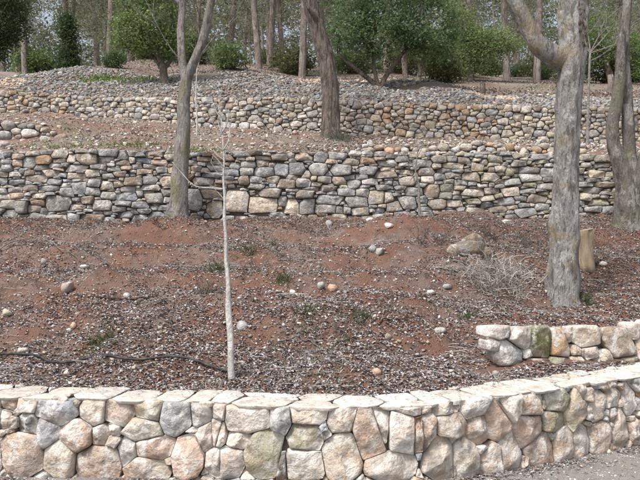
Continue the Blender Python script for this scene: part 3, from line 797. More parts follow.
def leaf_base(seed, L=1.0, W=.42, curl=.25):
    r = np.random.default_rng(seed); c = curl * r.uniform(.4, 1.6)
    V = np.array([(-L, 0, 0), (-.1 * L, W, c), (.9 * L, .08 * W, c * .3), (-.1 * L, -W, c)]) * .5
    return V, np.array([[0, 2, 1], [0, 3, 2]])
LB = [leaf_base(300 + k, 1, r_.uniform(.35, .6), .35) for k in range(6)]
x, y = bank_pts(170000, r_)
dens = .8 * fbm(x * .5, y * 1.6, 61, 4) + 1.3 * (.27 - slope1(x, y))
edge = np.exp(-(y - Y1(x) - .45) / .35) + np.exp(-(Y2(x) - y) / .7) + .7 * sstep(1.2, 2.6, x)
keep = dens + edge * .9 + r_.normal(0, .24, len(x)) > -.10
x, y = x[keep], y[keep]; n = len(x)
LC = 1.12 * np.array([(.17, .145, .145), (.26, .24, .245), (.37, .355, .355), (.11, .088, .088), (.20, .135, .11), (.45, .43, .42), (.10, .085, .095), (.27, .21, .18), (.31, .295, .305)])
lc = LC[r_.integers(0, len(LC), n)] * (1 + r_.normal(0, .15, (n, 1)))
o = scatter('leaf_litter', LB, np.stack([x, y, T1(x, y) + .008], -1), r_.uniform(.016, .046, n), np.clip(lc, .03, .6), M['litter'], r_, .35)
set_meta(o, 'dry grey brown leaf litter lying in drifts on the bank', 'leaf litter', None, 'stuff')
# twigs and straw
def stick_base(seed):
    r = np.random.default_rng(seed)
    P = np.array([(-.5, 0, 0), (-.17, r.normal(0, .05), r.normal(.02, .02)), (.17, r.normal(0, .06), r.normal(.03, .02)), (.5, r.normal(0, .05), 0)])
    return tube(P, np.array([1, .9, .8, .5]) * .012, 3, cap=False)
SB = [stick_base(k) for k in range(8)]
x, y = bank_pts(7500, r_)
dens = fbm(x * .8, y * 1.0, 61, 4) + .6 * sstep(1.0, 2.2, x)
keep = dens + r_.normal(0, .3, len(x)) > .05
x, y = x[keep], y[keep]; n = len(x)
L = np.exp(r_.normal(math.log(.13), .45, n))
tc = np.array([(.34, .31, .285), (.22, .18, .155), (.45, .42, .385), (.13, .10, .085)])[r_.integers(0, 4, n)] * (1 + r_.normal(0, .12, (n, 1)))
th = np.minimum(1.4, .16 / L)
o = scatter('twigs', SB, np.stack([x, y, T1(x, y) + .015], -1), np.stack([L, L * th * 1.3, L * th * 1.3], -1), np.clip(tc, .03, .6), M['litter'], r_, .12)
set_meta(o, 'fine dead twigs and straw tangled over the bank', 'twigs', None, 'stuff')
# gravel and leaves at the foot of the front wall
n = 7000
x = r_.uniform(-3.2, 3.6, n); y = Y1(x) - np.abs(r_.normal(0, .45, n)) - .02
sz = np.exp(r_.normal(math.log(.006), .5, n))
o = scatter('gravel', RS, np.stack([x, y, Tpath(x, y) + sz * .25], -1), sz, palcols(n, ['w', 'g', 'g', 'c', 'd', 'b'], r_, .2), M['rubble'], r_)
set_meta(o, 'loose pale gravel on the path along the front wall', 'gravel', None, 'stuff')
n = 2200
x = r_.uniform(-3.2, 3.6, n); y = Y1(x) - .03 - np.abs(r_.normal(0, .10, n))
keep = vn(x * 3, y * 3, 9) > .3; x, y = x[keep], y[keep]; n = len(x)
lc = LC[r_.integers(0, len(LC), n)] * .75
o = scatter('fallen_leaves', LB, np.stack([x, y, Tpath(x, y) + .008], -1), r_.uniform(.018, .04, n), lc, M['litter'], r_, .4)
set_meta(o, 'dark fallen leaves gathered along the foot of the front wall', 'leaves', None, 'stuff')

n = 420
x = r_.uniform(-3.4, 3.8, n); y = Y1(x) + .02 + .42 * r_.uniform(0, 1, n) ** .5
o = scatter('coping_leaves', LB, np.stack([x, y, np.full(n, TOP1 + .006)], -1), r_.uniform(.014, .034, n), LC[r_.integers(0, len(LC), n)], M['litter'], r_, .25)
set_meta(o, 'a few dry leaves and crumbs blown onto the pale coping', 'leaves', None, 'stuff')
n = 16000
x = r_.uniform(-10.5, 9.5, n); y = Y2(x) + .2 + (Y3(x) - Y2(x) - .3) * r_.uniform(0, 1, n)
keep = fbm(x * .7, y * .9, 64, 3) + r_.normal(0, .3, n) > -.05; x, y = x[keep], y[keep]; n = len(x)
o = scatter('terrace_litter', LB, np.stack([x, y, T2(x, y) + .01], -1), r_.uniform(.03, .08, n), np.clip(LC[r_.integers(0, len(LC), n)] * (1 + r_.normal(0, .15, (n, 1))), .03, .6), M['litter'], r_, .35)
set_meta(o, 'dry grey leaf litter scattered over the earth terrace', 'leaf litter', None, 'stuff')
n = 45000
x = r_.uniform(-18, 18, n); y = Yc(x) + 22 * r_.uniform(0, 1, n) ** 1.5
keep = fbm(x * .3, y * .3, 65, 4) + r_.normal(0, .25, n) > -.1; x, y = x[keep], y[keep]; n = len(x)
o = scatter('forest_litter', LB, np.stack([x, y, T4(x, y) + .02], -1), r_.uniform(.05, .11, n), np.clip(LC[r_.integers(0, len(LC), n)] * (1 + r_.normal(0, .15, (n, 1))), .03, .6), M['litter'], r_, .5)
set_meta(o, 'brown leaf litter and dead stems on the forest floor', 'leaf litter', None, 'stuff')

n = 14000
x, y = bank_pts(n * 3, r_)
keep = (fbm(x * 1.3, y * 1.5, 71, 3) + r_.normal(0, .12, len(x)) > .22); x, y = x[keep][:n], y[keep][:n]; n = len(x)
SBL = [(np.array([(-.025, 0, 0), (.025, 0, 0), (.015 + dx * .4, dy * .4, .55), (dx, dy, .9)]), np.array([[0, 1, 2], [0, 2, 3]])) for dx, dy in [(.5, .2), (-.6, .1), (.2, -.6), (-.3, -.4), (.1, .7), (-.8, -.2)]]
gc = np.array([(.28, .26, .24), (.38, .355, .33), (.14, .15, .11), (.20, .195, .165), (.11, .115, .085), (.33, .31, .295)])[r_.integers(0, 6, n)] * (1 + r_.normal(0, .15, (n, 1)))
o = scatter('dry_grass', SBL, np.stack([x, y, T1(x, y) - .005], -1), np.stack([r_.uniform(.04, .10, n)] * 2 + [r_.uniform(.02, .075, n)], -1), np.clip(gc, .03, .6), M['litter'], r_, .45)
set_meta(o, 'thin grey and olive dry grass growing in patches on the bank', 'dry grass', None, 'stuff')

# ---- single loose stones that can be picked out
def loose(px, py, w, h, key, label, k=0, fn=None):
    p = hit(px, py + h * .35)
    m_ = p[1] / F
    V, T = RB[k % len(RB)]
    hw, hh = w / 2 * m_, h / 2 * m_
    V = V / np.array([np.abs(V[:, 0]).max(), np.abs(V[:, 1]).max(), np.abs(V[:, 2]).max()])
    a = rng.uniform(-.5, .5); Rz = np.array([[math.cos(a), -math.sin(a), 0], [math.sin(a), math.cos(a), 0], [0, 0, 1]])
    W = (V * np.array([hw, hw * .8, hh * 1.1])) @ Rz.T
    me = np_mesh('loose_stone', W, T, vary(PAL[key] if isinstance(key, str) else key, .05))
    o = obj('loose_stone', me, M['rubble']); o.location = (p[0], p[1], p[2] + hh * .45)
    return set_meta(o, label, 'stone', 'loose stones on the bank')
for k, a in enumerate([
    (67, 287, 17, 13, 's', 'brownish pink loose stone on the left bank, left of the dark stick'),
    (23, 350, 13, 7, 'w', 'flat white loose stone just above the black pipe at left'),
    (36, 355, 8, 5, 'w', 'small pale chip right of the flat white stone by the pipe'),
    (73, 325, 9, 7, 'o', 'small orange loose stone on the left bank above the pipe'),
    (43, 261, 8, 7, 'g', 'small grey stone under the arched pale branch at left'),
    (85, 266, 10, 4, 'w', 'thin flat white stone at the end of the arched pale branch'),
    (127, 295, 7, 6, 'w', 'small white stone right of the dark stick above its end'),
    (5, 312, 16, 8, 'y', 'yellowish flat stone at the left edge of the bank'),
    (121, 359, 9, 6, 'w', 'white stone just above the pipe, right of the green weed'),
    (373, 248, 9, 8, 'g', 'grey loose stone, left of a touching white one, below the wall'),
    (380, 251, 10, 8, 'w', 'white loose stone, right of a touching grey one, below the wall'),
    (321, 285, 9, 9, 'g', 'grey loose stone beside the salmon one in mid bank'),
    (333, 287, 12, 8, (.55, .36, .27, 0), 'salmon pink loose stone in the middle of the bank'),
    (242, 325, 14, 11, 'g', 'rounded grey stone just right of the pale sapling stem'),
    (292, 292, 9, 6, 'w', 'white loose stone between the sapling and the salmon stone'),
    (377, 371, 12, 8, (.50, .35, .27, 0), 'pinkish loose stone close behind the coping in the centre'),
    (388, 336, 9, 7, 'b', 'brown loose stone upslope of the pinkish stone near the coping'),
    (388, 225, 12, 6, 'w', 'white flat stone at the foot of the grey wall, centre right'),
    (370, 217, 9, 6, 'w', 'small white stone against the grey wall foot, centre'),
    (329, 223, 9, 7, 'g', 'grey loose stone under the middle of the grey wall'),
    (440, 330, 15, 6, 'g', 'flat grey stone on the bank left of the low wall'),
    (431, 292, 9, 6, 'w', 'white stone left of the brush pile'),
    (448, 286, 11, 5, 'g', 'flat light stone touching the left side of the brush pile'),
    (465, 313, 6, 5, 'w', 'small white stone below the brush pile'),
    (506, 210, 13, 5, 'w', 'long white stone at the wall foot left of the mottled tree'),
    (496, 373, 8, 7, 'g', 'grey stone between the low wall and the coping'),
    (603, 263, 9, 5, 'w', 'pale flat stone right of the cut stump'),
    (66, 372, 9, 5, 'c', 'cream stone just below the pipe at left'),
]): loose(*a[:5], a[5], k)
# ledge of brown rock right of centre
p = hit(468, 252); root = empty('rock_outcrop', tuple(p)); set_meta(root, 'brown layered boulder poking out of the bank under dry brush', 'boulder')
for k, (dx, dy, dz, a, b, c, key) in enumerate([(0, .05, .02, .26, .24, .19, 'b'), (.10, .12, .15, .17, .15, .13, 's'), (-.20, -.02, .0, .14, .12, .12, 'b'), (.26, .0, -.02, .13, .12, .10, 's')]):
    V, T = rock_base(2, 14, 900 + k, 1.0); W = V / np.abs(V).max(0) * np.array([a, b, c]) + p + np.array([dx, dy, dz])
    part('rock_layer', np_mesh('rock_layer', W, T, vary(PAL[key], .05) * np.array([.62, .62, .62, 1])), M['field'], root)

# ------------------------------------------------------------------ pipe, sticks, stump
pp = [(-14, 352), (0, 354), (18, 358), (37, 362), (56, 365), (75, 367), (100, 365), (125, 362), (145, 360), (162, 360), (182, 363), (200, 367), (214, 370), (227, 373), (233, 377)]
P = np.array([hit(a, b) + np.array([0, 0, .016]) for a, b in pp])
P[:, 1] = np.convolve(np.pad(P[:, 1], 2, 'edge'), np.ones(5) / 5, 'valid')
P[:, 2] = T1(P[:, 0], P[:, 1]) + .016
P = catmull(P, 12); P[:, 2] = T1(P[:, 0], P[:, 1]) + .024; P[:, 2] = np.maximum(P[:, 2], np.convolve(np.pad(P[:, 2], 12, 'edge'), np.ones(25) / 25, 'valid') + .012); P[:, 2] = np.convolve(np.pad(P[:, 2], 7, 'edge'), np.ones(15) / 15, 'valid')
V, T = tube(P, np.full(len(P), .0125), 8)
set_meta(obj('irrigation_pipe', np_mesh('irrigation_pipe', V, T, smooth=True), M['hose']), 'black irrigation pipe snaking along the bank to the pale sapling', 'pipe')
def stick(name, pts, r0, r1, mat, label, cat, lift=.02, fn=T1, lo=5.05, hi=11.9, arch=None):
    P = np.array([hit(a, b, lo, hi, fn) + np.array([0, 0, lift]) for a, b in pts])
    P = catmull(P, 6); P[:, 2] = np.maximum(P[:, 2], fn(P[:, 0], P[:, 1]) + lift * .8)
    if arch: P[:, 2] += np.interp(np.linspace(0, 1, len(P)), np.linspace(0, 1, len(arch)), arch)
    V, T = curve_tube(P, [r0, (r0 + r1) / 2, r1], 2, sides=6, rough=.15, seed=int(P[0, 0] * 97) % 50)
    return set_meta(obj(name, np_mesh(name, V, T, smooth=True), M[mat]), label, cat)
stick('fallen_stick', [(88, 299), (110, 300), (130, 301), (149, 300)], .012, .009, 'red_stick', 'straight dark reddish stick lying level on the left bank', 'stick')
stick('fallen_branch', [(-8, 256), (10, 248), (26, 246), (44, 247), (60, 254), (80, 264)], .012, .006, 'dead_wood', 'arched thin pale branch on the upper left of the bank', 'branch', .03, arch=[0, .05, .08, .08, .04, 0])
stick('fallen_stick', [(448, 251), (460, 256), (474, 262)], .022, .014, 'dead_wood', 'thick grey stick leaning on the brown boulder', 'stick', .04)
stick('fallen_branch', [(280, 343), (290, 341), (297, 338), (303, 342), (314, 346), (326, 353)], .009, .004, 'dead_wood', 'crooked pale twig lying in the middle of the bank', 'branch')
stick('fallen_branch', [(380, 325), (400, 321), (425, 318)], .008, .004, 'red_stick', 'slender dark twig on bare soil left of the low wall', 'branch')
stick('fallen_stick', [(498, 308), (505, 313), (511, 319)], .010, .006, 'dead_wood', 'short pale stick below the brush pile beside the mottled tree', 'stick')
p = hit(584, 267); root = empty('tree_stump', tuple(p)); set_meta(root, 'short sawn yellow brown stump right of the mottled tree', 'stump')
V, T = tube(np.array([p + (0, 0, -.08), p + (0, 0, .04), p + (.006, 0, .14), p + (.004, 0, .24), p + (.008, 0, .34), p + (.010, 0, .44), p + (.012, 0, .525), p + (.014, 0, .54)]), [.15, .132, .122, .118, .118, .122, .122, .112], 24, .45, 3)
V[:, 2] += np.where(V[:, 2] > p[2] + .4, (V[:, 0] - p[0]) * .2, 0)
part('trunk', np_mesh('trunk', V, T), M['cut_wood'], root)
V, T = tube(np.array([p + (.014, 0, .53), p + (.014, 0, .548)]), [.100, .098], 24, .45, 3)
V[:, 2] += (V[:, 0] - p[0]) * .2
part('cut_face', np_mesh('cut_face', V, T), M['end_grain'], root)

for a_, b_, w_, h_, mt, lab in ((482, 96, 6, 13, 'bark_oak', 'small dark stump on the rubble shoulder below the small bushy tree'), (610, 93, 6, 18, 'bark_far', 'pale upright dead stump beyond the rubble between the two right trees')):
    p = hit(a_, b_, 19, 40, TH); k = p[1] / F; rt_ = empty('tree_stump', tuple(p)); set_meta(rt_, lab, 'stump')
    V, T = tube(np.array([p + (0, 0, -.2), p, p + (.03, 0, h_ * k * .5), p + (.02, 0, h_ * k)]), np.array([1.3, 1.1, .95, .85]) * w_ * k / 2, 12, .25, 7)
    part('trunk', np_mesh('trunk', V, T), M[mt], rt_)

# ------------------------------------------------------------------ trees
def branches(mb, p, d, L, r, depth, rr, spread=.6, up=.15, sides=5, kids=3):
    p = np.array(p, float); d = np.array(d, float); d /= np.linalg.norm(d)
    pts = [p]; q = p
    for k in range(4):
        d = d + rr.normal(0, .13, 3) + np.array([0, 0, up * .25]); d /= np.linalg.norm(d)
        q = q + d * L / 4; pts.append(q)
    V, T = tube(np.array(pts), np.linspace(r, r * .5, 5), sides, cap=False)
    mb.add(V, T)
    ends = [q]
    if depth > 0:
        for k in range(kids):
            i = int(rr.integers(2, 5)); dd = d + rr.normal(0, spread, 3) + np.array([0, 0, up])
            ends += branches(mb, pts[i], dd, L * rr.uniform(.55, .8), r * .5, depth - 1, rr, spread, up, max(3, sides - 1), kids)
    return ends
def leaf_cloud(centers, per, spread, size, cols, r, aspect=.45, drop=0.0):
    C = np.repeat(np.asarray(centers), per, 0); n = len(C)
    pos = C + r.normal(0, 1, (n, 3)) * np.asarray(spread)
    Rm = rots(n, r, 1.1)
    s = r.uniform(.5, 1.5, n) * size
    q = np.array([(-.5, 0, 0), (0, .5 * aspect, .06), (.5, 0, -drop), (0, -.5 * aspect, .06)])
    V = np.einsum('nij,nvj->nvi', Rm, q[None] * s[:, None, None]) + pos[:, None, :]
    T = (np.arange(n) * 4)[:, None] + np.array([0, 1, 2, 3])[None]
    cl = np.asarray(cols)
    clump = np.repeat(r.integers(0, len(cl), len(centers)), per)
    pick = np.where(r.random(n) < .6, clump, r.integers(0, len(cl), n))
    c = np.clip(cl[pick] * (1 + r.normal(0, .16, (n, 1))), .01, .6)
    return V.reshape(-1, 3), T, np.hstack([np.repeat(c, 4, 0), np.zeros((n * 4, 1))])
def leaf_mesh(name, *a, **k):
    V, T, c = leaf_cloud(*a, **k)
    return np_mesh(name, V, T, c)
def lobes(n, c, rad, r, shell=.55):
    d = r.normal(size=(n, 3)); d /= np.linalg.norm(d, axis=1)[:, None]
    return np.asarray(c) + d * (r.uniform(shell, 1, (n, 1)) ** .6) * np.asarray(rad)
def ptree(pts, Y, dys=None):
    P = np.array([at(a, b, Y) for a, b in pts])
    if dys is not None: P[:, 1] += np.array(dys)
    return P
def limb_part(name, root, P, rads, mat, sides=14, rough=.12, seed=1, n=10, flute=0.0):
    V, T = curve_tube(P, rads, n, sides=sides, rough=rough, seed=seed, flute=flute)
    return part(name, np_mesh(name, V, T, smooth=True), mat, root)
def twig_part(root, ends, mat, rr, L, r, depth=3, up=.25, spread=.55, name='branches', kids=3):
    mb = MB()
    for p, d in ends: branches(mb, p, d, L, r, depth, rr, spread, up, 5, kids)
    o = part(name, mb.mesh(name, True), mat, root); return o

# big mottled tree at right
YR = hit(562, 296)[1]
P = ptree([(562, 320), (562, 298), (563, 285), (563, 260), (564.5, 220), (567, 170), (567.5, 120), (570, 80), (573, 40), (573, 0), (576, -60), (572, -130)], YR)
root = empty('bare_tree', tuple(P[1])); set_meta(root, 'mottled grey tree with a thick limb forking left, in front of the stump', 'tree')
px_r = YR / F / 2
limb_part('trunk', root, P, np.array([46, 36, 32, 28.5, 27.5, 25, 25, 27, 26, 25, 18, 11]) * px_r, M['bark_right'], 32, .26, 5, 14, .10)
PL = ptree([(566, 64), (556, 58), (546, 53), (536, 47), (527, 33), (518, 17), (506, -4), (490, -40), (480, -90)], YR, [0, -.02, -.05, -.08, -.1, -.12, -.15, -.2, -.3])
limb_part('limb', root, PL, np.array([19, 21, 20, 18, 17, 16, 14, 10, 7]) * px_r, M['bark_right'], 18, .14, 9, 8)
rr = np.random.default_rng(3)
twig_part(root, [(P[-1], (0, 0, 1)), (P[-1], (.6, .2, .8)), (PL[-1], (-.5, 0, 1)), (PL[-2], (-.8, .3, .6)), (P[-2], (.8, -.2, .7))], M['bark_right'], rr, 1.6, .05, 3)
mb = MB()
for k in range(34):
    py_ = rng.uniform(8, 52); ang = rng.uniform(-1.5, -.25); c = ptree([(np.interp(py_, [0, 40, 80], [573, 573, 570]), py_)], YR)[0]; rad = 13 * YR / F
    nrm = np.array([math.cos(ang), math.sin(ang), 0]); tn = np.array([-nrm[1], nrm[0], 0]); V, T = RB[k % 10]; V = V / np.abs(V).max(0)
    w_, h_ = rng.uniform(.008, .022), rng.uniform(.015, .045)
    mb.add(c + nrm * rad + np.outer(V[:, 0] * w_, tn) + np.outer(V[:, 1] * .008, nrm) + np.outer(V[:, 2] * h_, (0, 0, 1)), T, vary((.10, .07, .055, 0), .15))
o = part('bark_flakes', mb.mesh('bark_flakes'), M['litter'], root); o['kind'] = 'stuff'
# left tree
YL = 11.55
P = ptree([(177, 232), (177, 214), (178, 200), (180, 175), (181.5, 150), (183.5, 120), (184.5, 98), (186.5, 80), (193, 64), (202, 41), (210, 6), (216, -40), (220, -90)], YL)
root = empty('bare_tree', tuple(P[1])); set_meta(root, 'slender lichen covered tree forking in two, against the left of the grey wall', 'tree')
pl_ = YL / F / 2
limb_part('trunk', root, P, np.array([27, 21, 17.5, 15.5, 14, 12.5, 11.5, 10.5, 9, 8.5, 7.5, 6, 4]) * pl_, M['bark_left'], 20, .22, 2, 8, .12)
PL = ptree([(185.5, 86), (184, 74), (181, 60), (179, 30), (180, 0), (178, -50)], YL, [0, .05, .1, .15, .2, .3])
limb_part('limb', root, PL, np.array([9, 9, 8.5, 8, 7, 5]) * pl_, M['bark_left'], 14, .12, 4, 8)
twig_part(root, [(P[-1], (.2, 0, 1)), (P[-1], (.8, .2, .8)), (PL[-1], (-.4, 0, 1)), (PL[-2], (-.9, .2, .6)), (P[-2], (.9, -.3, .5))], M['bark_left'], rr, 1.7, .045, 3)
twig_part(root, [(P[8], (.5, -.3, .9)), (PL[2], (-.6, -.2, .7)), (P[9], (-.35, -.2, .9))], M['bark_left'], rr, .9, .014, 2)
# tree at the right edge, two stems from one foot
YF = float(hit(628, 226)[1])
P = ptree([(629, 250), (629, 222), (628, 200), (624, 178), (618, 158), (613, 140), (613, 122), (617, 104), (620, 80), (621, 50), (623, 27)], YF)
root = empty('bare_tree', tuple(P[1])); set_meta(root, 'dark grey tree with two upright stems at the right edge, one snapped off', 'tree')
pf = YF / F / 2
limb_part('trunk', root, P, np.array([40, 29, 25, 20, 15, 12, 11, 10.5, 10, 9, 4]) * pf, M['bark_grey'], 20, .22, 6, 8, .12)
PL = ptree([(631, 205), (632, 180), (632, 150), (631, 115), (630, 85), (629, 50), (631, 20), (633, -10), (634, -80)], YF, [0, .05, .1, .12, .15, .2, .2, .2, .3])
limb_part('stem', root, PL, np.array([22, 18, 13, 12, 12, 11, 9, 8, 6]) * pf, M['bark_grey'], 16, .14, 7, 8)
PL2 = ptree([(634, 195), (640, 165), (646, 140), (650, 90), (652, 20), (655, -60)], YF, [0, -.1, -.15, -.2, -.2, -.2])
limb_part('stem', root, PL2, np.array([18, 13, 11, 10, 8, 6]) * pf, M['bark_grey'], 14, .14, 8, 8)
twig_part(root, [(PL[-1], (.1, 0, 1)), (PL[-2], (-.8, .1, .6)), (PL2[-1], (.5, 0, 1)), (PL[-2], (-.3, -.4, 1))], M['bark_grey'], rr, 1.5, .04, 3)

# pine in the middle
YP = 15.6
P = ptree([(332, 142), (331.5, 134), (331, 120), (330.5, 92), (328, 70), (325, 55), (317, 27), (309, -2), (303, -40), (302, -110), (304, -180)], YP)
root = empty('pine_tree', tuple(P[1])); set_meta(root, 'leaning pine with thick fissured brown trunk standing on the terrace', 'tree')
pp_ = YP / F / 2
limb_part('trunk', root, P, np.array([24, 21, 18.5, 17.5, 16.8, 16.5, 15.5, 14.5, 13, 10, 7]) * pp_, M['bark_pine'], 22, .13, 11, 9)
V, T = curve_tube(ptree([(318, 24), (312, 18), (308, 14)], YP, [-.1, -.3, -.4]), [.07, .06, .04], 5, sides=8, rough=.2)
part('branch_stub', np_mesh('branch_stub', V, T, smooth=True), M['bark_pine'], root)
mbp = MB(); E = []
for k in range(9): E += branches(mbp, P[-1 - (k % 3)], (math.cos(k * 2.3), math.sin(k * 2.3), .4), 2.2, .05, 2, rr, .5, .1)
part('branches', mbp.mesh('branches', True), M['bark_pine'], root)
PINE = np.array([(.075, .095, .045), (.095, .115, .055), (.06, .08, .04), (.11, .12, .065)])
part('crown', leaf_mesh('crown', np.array(E), 60, (.4, .4, .25), .16, PINE, r_, aspect=.12), M['leaf'], root)

# evergreen trees on the rubble: dense leafy crowns
GREEN = np.array([(.165, .23, .085), (.20, .265, .105), (.13, .19, .075), (.26, .31, .15)])
DARKG = np.array([(.085, .135, .055), (.105, .16, .07), (.07, .11, .05), (.14, .19, .10)])
def evergreen(label, Y, trunk, rads, limbs, lob, cols, seed, nl=70, per=110, leaf=.075, name='evergreen_tree', mat='bark_oak', sp=.17):
    r = np.random.default_rng(seed); k = Y / F
    P = ptree(trunk, Y); root = empty(name, tuple(P[0])); set_meta(root, label, 'tree')
    limb_part('trunk', root, P, np.array(rads) * k / 2, M[mat], 12, .12, seed, 6)
    for L, rd in limbs: limb_part('limb', root, ptree(L, Y, np.linspace(0, .3, len(L))), np.array(rd) * k / 2, M[mat], 9, .1, seed, 6)
    C = []
    for (cx, cy, rx, ry, w) in lob:
        c = at(cx, cy, Y); C.append(lobes(int(nl * w), c, (rx * k, rx * k * .8, ry * k), r, .55))
    C = np.vstack(C)
    part('crown', leaf_mesh('crown', C, per, (sp, sp, sp * .8), leaf, cols, r, aspect=.5), M['leaf'], root)
    mb = MB(); J = [np.array(P[-1])] + [ptree(L, Y, np.linspace(0, .3, len(L)))[-1] for L, rd in limbs]
    if limbs: J = J[1:]
    for c in C[:: max(1, len(C) // 30)]:
        j = min(J, key=lambda q: np.linalg.norm(q - c)); V, T = tube(np.array([j, (j * .5 + c * .5) + r.normal(0, .1, 3), c]), [.028, .018, .006], 4, cap=False); mb.add(V, T)
    part('branches', mb.mesh('branches', True), M[mat], root)
    return root
evergreen('bright green round crowned tree above the rubble at left', 20.5, [(167, 97), (166, 88), (164, 78), (163, 68), (160, 58), (156, 45)], [11, 10, 8.5, 7.5, 7, 5],
          [([(163, 70), (154, 58), (142, 45)], [5, 4, 3]), ([(163, 70), (170, 58), (178, 42)], [5, 4, 3])],
          [(148, 22, 34, 34, 1.2), (128, 32, 17, 20, .5), (170, 40, 18, 18, .5), (150, -18, 34, 24, .8)], GREEN, 41, 70, 75, .085)
evergreen('dark green many limbed tree with wide crown beside the leaning pine', 19.6, [(386, 107), (384, 102), (381, 95), (379, 87)], [12, 10, 9, 8],
          [([(380, 90), (371, 80), (362, 72), (347, 59), (338, 50)], [6, 5, 4.5, 3.5, 2]), ([(379, 88), (376, 75), (374, 60), (372, 35)], [5, 4, 3, 2]), ([(380, 90), (386, 76), (396, 62), (408, 45)], [6, 5, 4, 3])],
          [(352, 32, 24, 24, .8), (385, 28, 34, 26, 1.2), (425, 22, 34, 30, 1.2), (440, 45, 20, 14, .5), (400, -18, 52, 24, 1.1), (345, -10, 30, 20, .6)], DARKG * 1.3, 42, 50, 62, .095)
evergreen('small bushy green tree with low skirts behind the right rubble', 29, [(471, 88), (471, 75), (472, 60), (473, 45)], [9, 7, 6, 4], [],
          [(473, 48, 18, 18, .9), (490, 45, 16, 12, .6), (471, 68, 5, 9, .25), (506, 42, 16, 10, .4), (455, 25, 16, 22, .6)], GREEN * 1.05, 43, 52, 75, .10, sp=.24)
evergreen('green leafy tree half hidden behind the right edge trees', 31, [(612, 92), (611, 80), (606, 62), (604, 50)], [8, 7, 5, 4], [],
          [(603, 54, 15, 12, .6), (578, 46, 12, 11, .4), (636, 46, 14, 16, .6), (642, 70, 8, 8, .3), (600, 30, 20, 16, .5)], GREEN * 1.055, 44, 52, 75, .11, sp=.25)
evergreen('twin trunked pale green tree right of the dark wide crowned tree', 26.5, [(406, 84), (405, 70), (404, 58), (402, 40)], [7, 6, 6, 4], [([(418, 84), (421, 68), (427, 50)], [6, 5, 4])],
          [(430, 48, 16, 10, .5), (444, 56, 11, 7, .3), (410, 38, 22, 14, .6)], GREEN, 45, 52, 75, .10, sp=.22)
evergreen('dark columnar cypress in the left background', 33, [(68, 72), (68, 60), (68, 40), (68, 20)], [6, 5, 4, 2], [],
          [(68, 58, 7, 10, .5), (68, 42, 6, 12, .5), (68, 26, 4.5, 12, .4), (68, 66, 8, 5, .4)], DARKG * .8, 46, 60, 80, .12, name='cypress_tree', sp=.22)
evergreen('very dark leafy tree filling the top left corner', 27, [(-12, 86), (-10, 60), (-8, 35), (-6, 0)], [10, 9, 8, 6], [],
          [(0, 20, 24, 22, 1.1), (-10, 45, 14, 14, .5), (5, -10, 28, 22, .8)], DARKG * .75, 47, 75, 100, .10, sp=.24)

# forest behind: pine prototypes, copied
FARP = [np.array([(.17, .19, .115), (.21, .22, .14), (.145, .165, .105), (.26, .26, .175)]), np.array([(.21, .20, .135), (.26, .245, .175), (.18, .17, .12)]), np.array([(.13, .17, .095), (.165, .20, .12), (.115, .15, .09)])]
def far_proto(seed, H, lowest, spread, cols, n=42, per=40, leaf=.22):
    r = np.random.default_rng(seed)
    P = np.array([(0, 0, -.4), (0, 0, .3), (r.normal(0, .1), r.normal(0, .1), H * .35), (r.normal(0, .25), r.normal(0, .2), H * .7), (r.normal(0, .35), 0, H)])
    V, T = curve_tube(P, [.20, .17, .14, .10, .03], 6, sides=9, rough=.12, seed=seed)
    tm = np_mesh('trunk', V, T, smooth=True)
    C, mb = [], MB()
    for k in range(n):
        h = lowest + (H - lowest) * (k + r.uniform(0, 1)) / n
        a = r.uniform(0, 2 * math.pi); d = spread * r.uniform(.25, 1) * (1 - .55 * (h - lowest) / (H - lowest)) * (.55 + .45 * min(1, (h - lowest) / 1.5))
        b0 = np.array([np.interp(h, P[:, 2], P[:, 0]), np.interp(h, P[:, 2], P[:, 1]), h])
        e = b0 + np.array([math.cos(a) * d, math.sin(a) * d, r.uniform(-.3, .4)])
        V, T = tube(np.array([b0, b0 * .5 + e * .5 + (0, 0, .12), e]), [.035, .022, .008], 4, cap=False); mb.add(V, T); C += [e, b0 * .35 + e * .65]
    for k in range(10):       # dead lower twigs
        h = r.uniform(1.2, lowest + .5); a = r.uniform(0, 6.28); d = r.uniform(.5, 1.6)
        b0 = np.array([0, 0, h]); e = b0 + np.array([math.cos(a) * d, math.sin(a) * d, r.uniform(-.3, .3)])
        V, T = tube(np.array([b0, e]), [.018, .005], 3, cap=False); mb.add(V, T)
    bm_ = mb.mesh('branches', True)
    cm = leaf_mesh('crown', np.array(C), per, (.42, .42, .28), leaf, cols, r, aspect=.22)
    for me, mt in ((tm, 'bark_far'), (bm_, 'bark_far'), (cm, 'leaf')): me.materials.append(M[mt])
    return tm, bm_, cm
PR = [far_proto(60, 11, 3.4, 2.3, FARP[0]), far_proto(61, 9.5, 2.2, 2.1, FARP[1]), far_proto(62, 12, 4.2, 2.5, FARP[2]), far_proto(63, 8, 1.4, 2.0, FARP[0])]
def far_tree(x, y, k, sc, rz, label, lean=(0, 0), group='pines in the wood behind', wide=1.0):
    z = float(TH(x, y)); e = empty('pine_tree', (x, y, z)); e.rotation_euler = (lean[0], lean[1], rz); e.scale = (sc * wide, sc * wide, sc)
    set_meta(e, label, 'tree', group)
    for nm, me in zip(('trunk', 'branches', 'crown'), PR[k]):
        o = bpy.data.objects.new(nm, me); COL.objects.link(o); o.parent = e
    return e
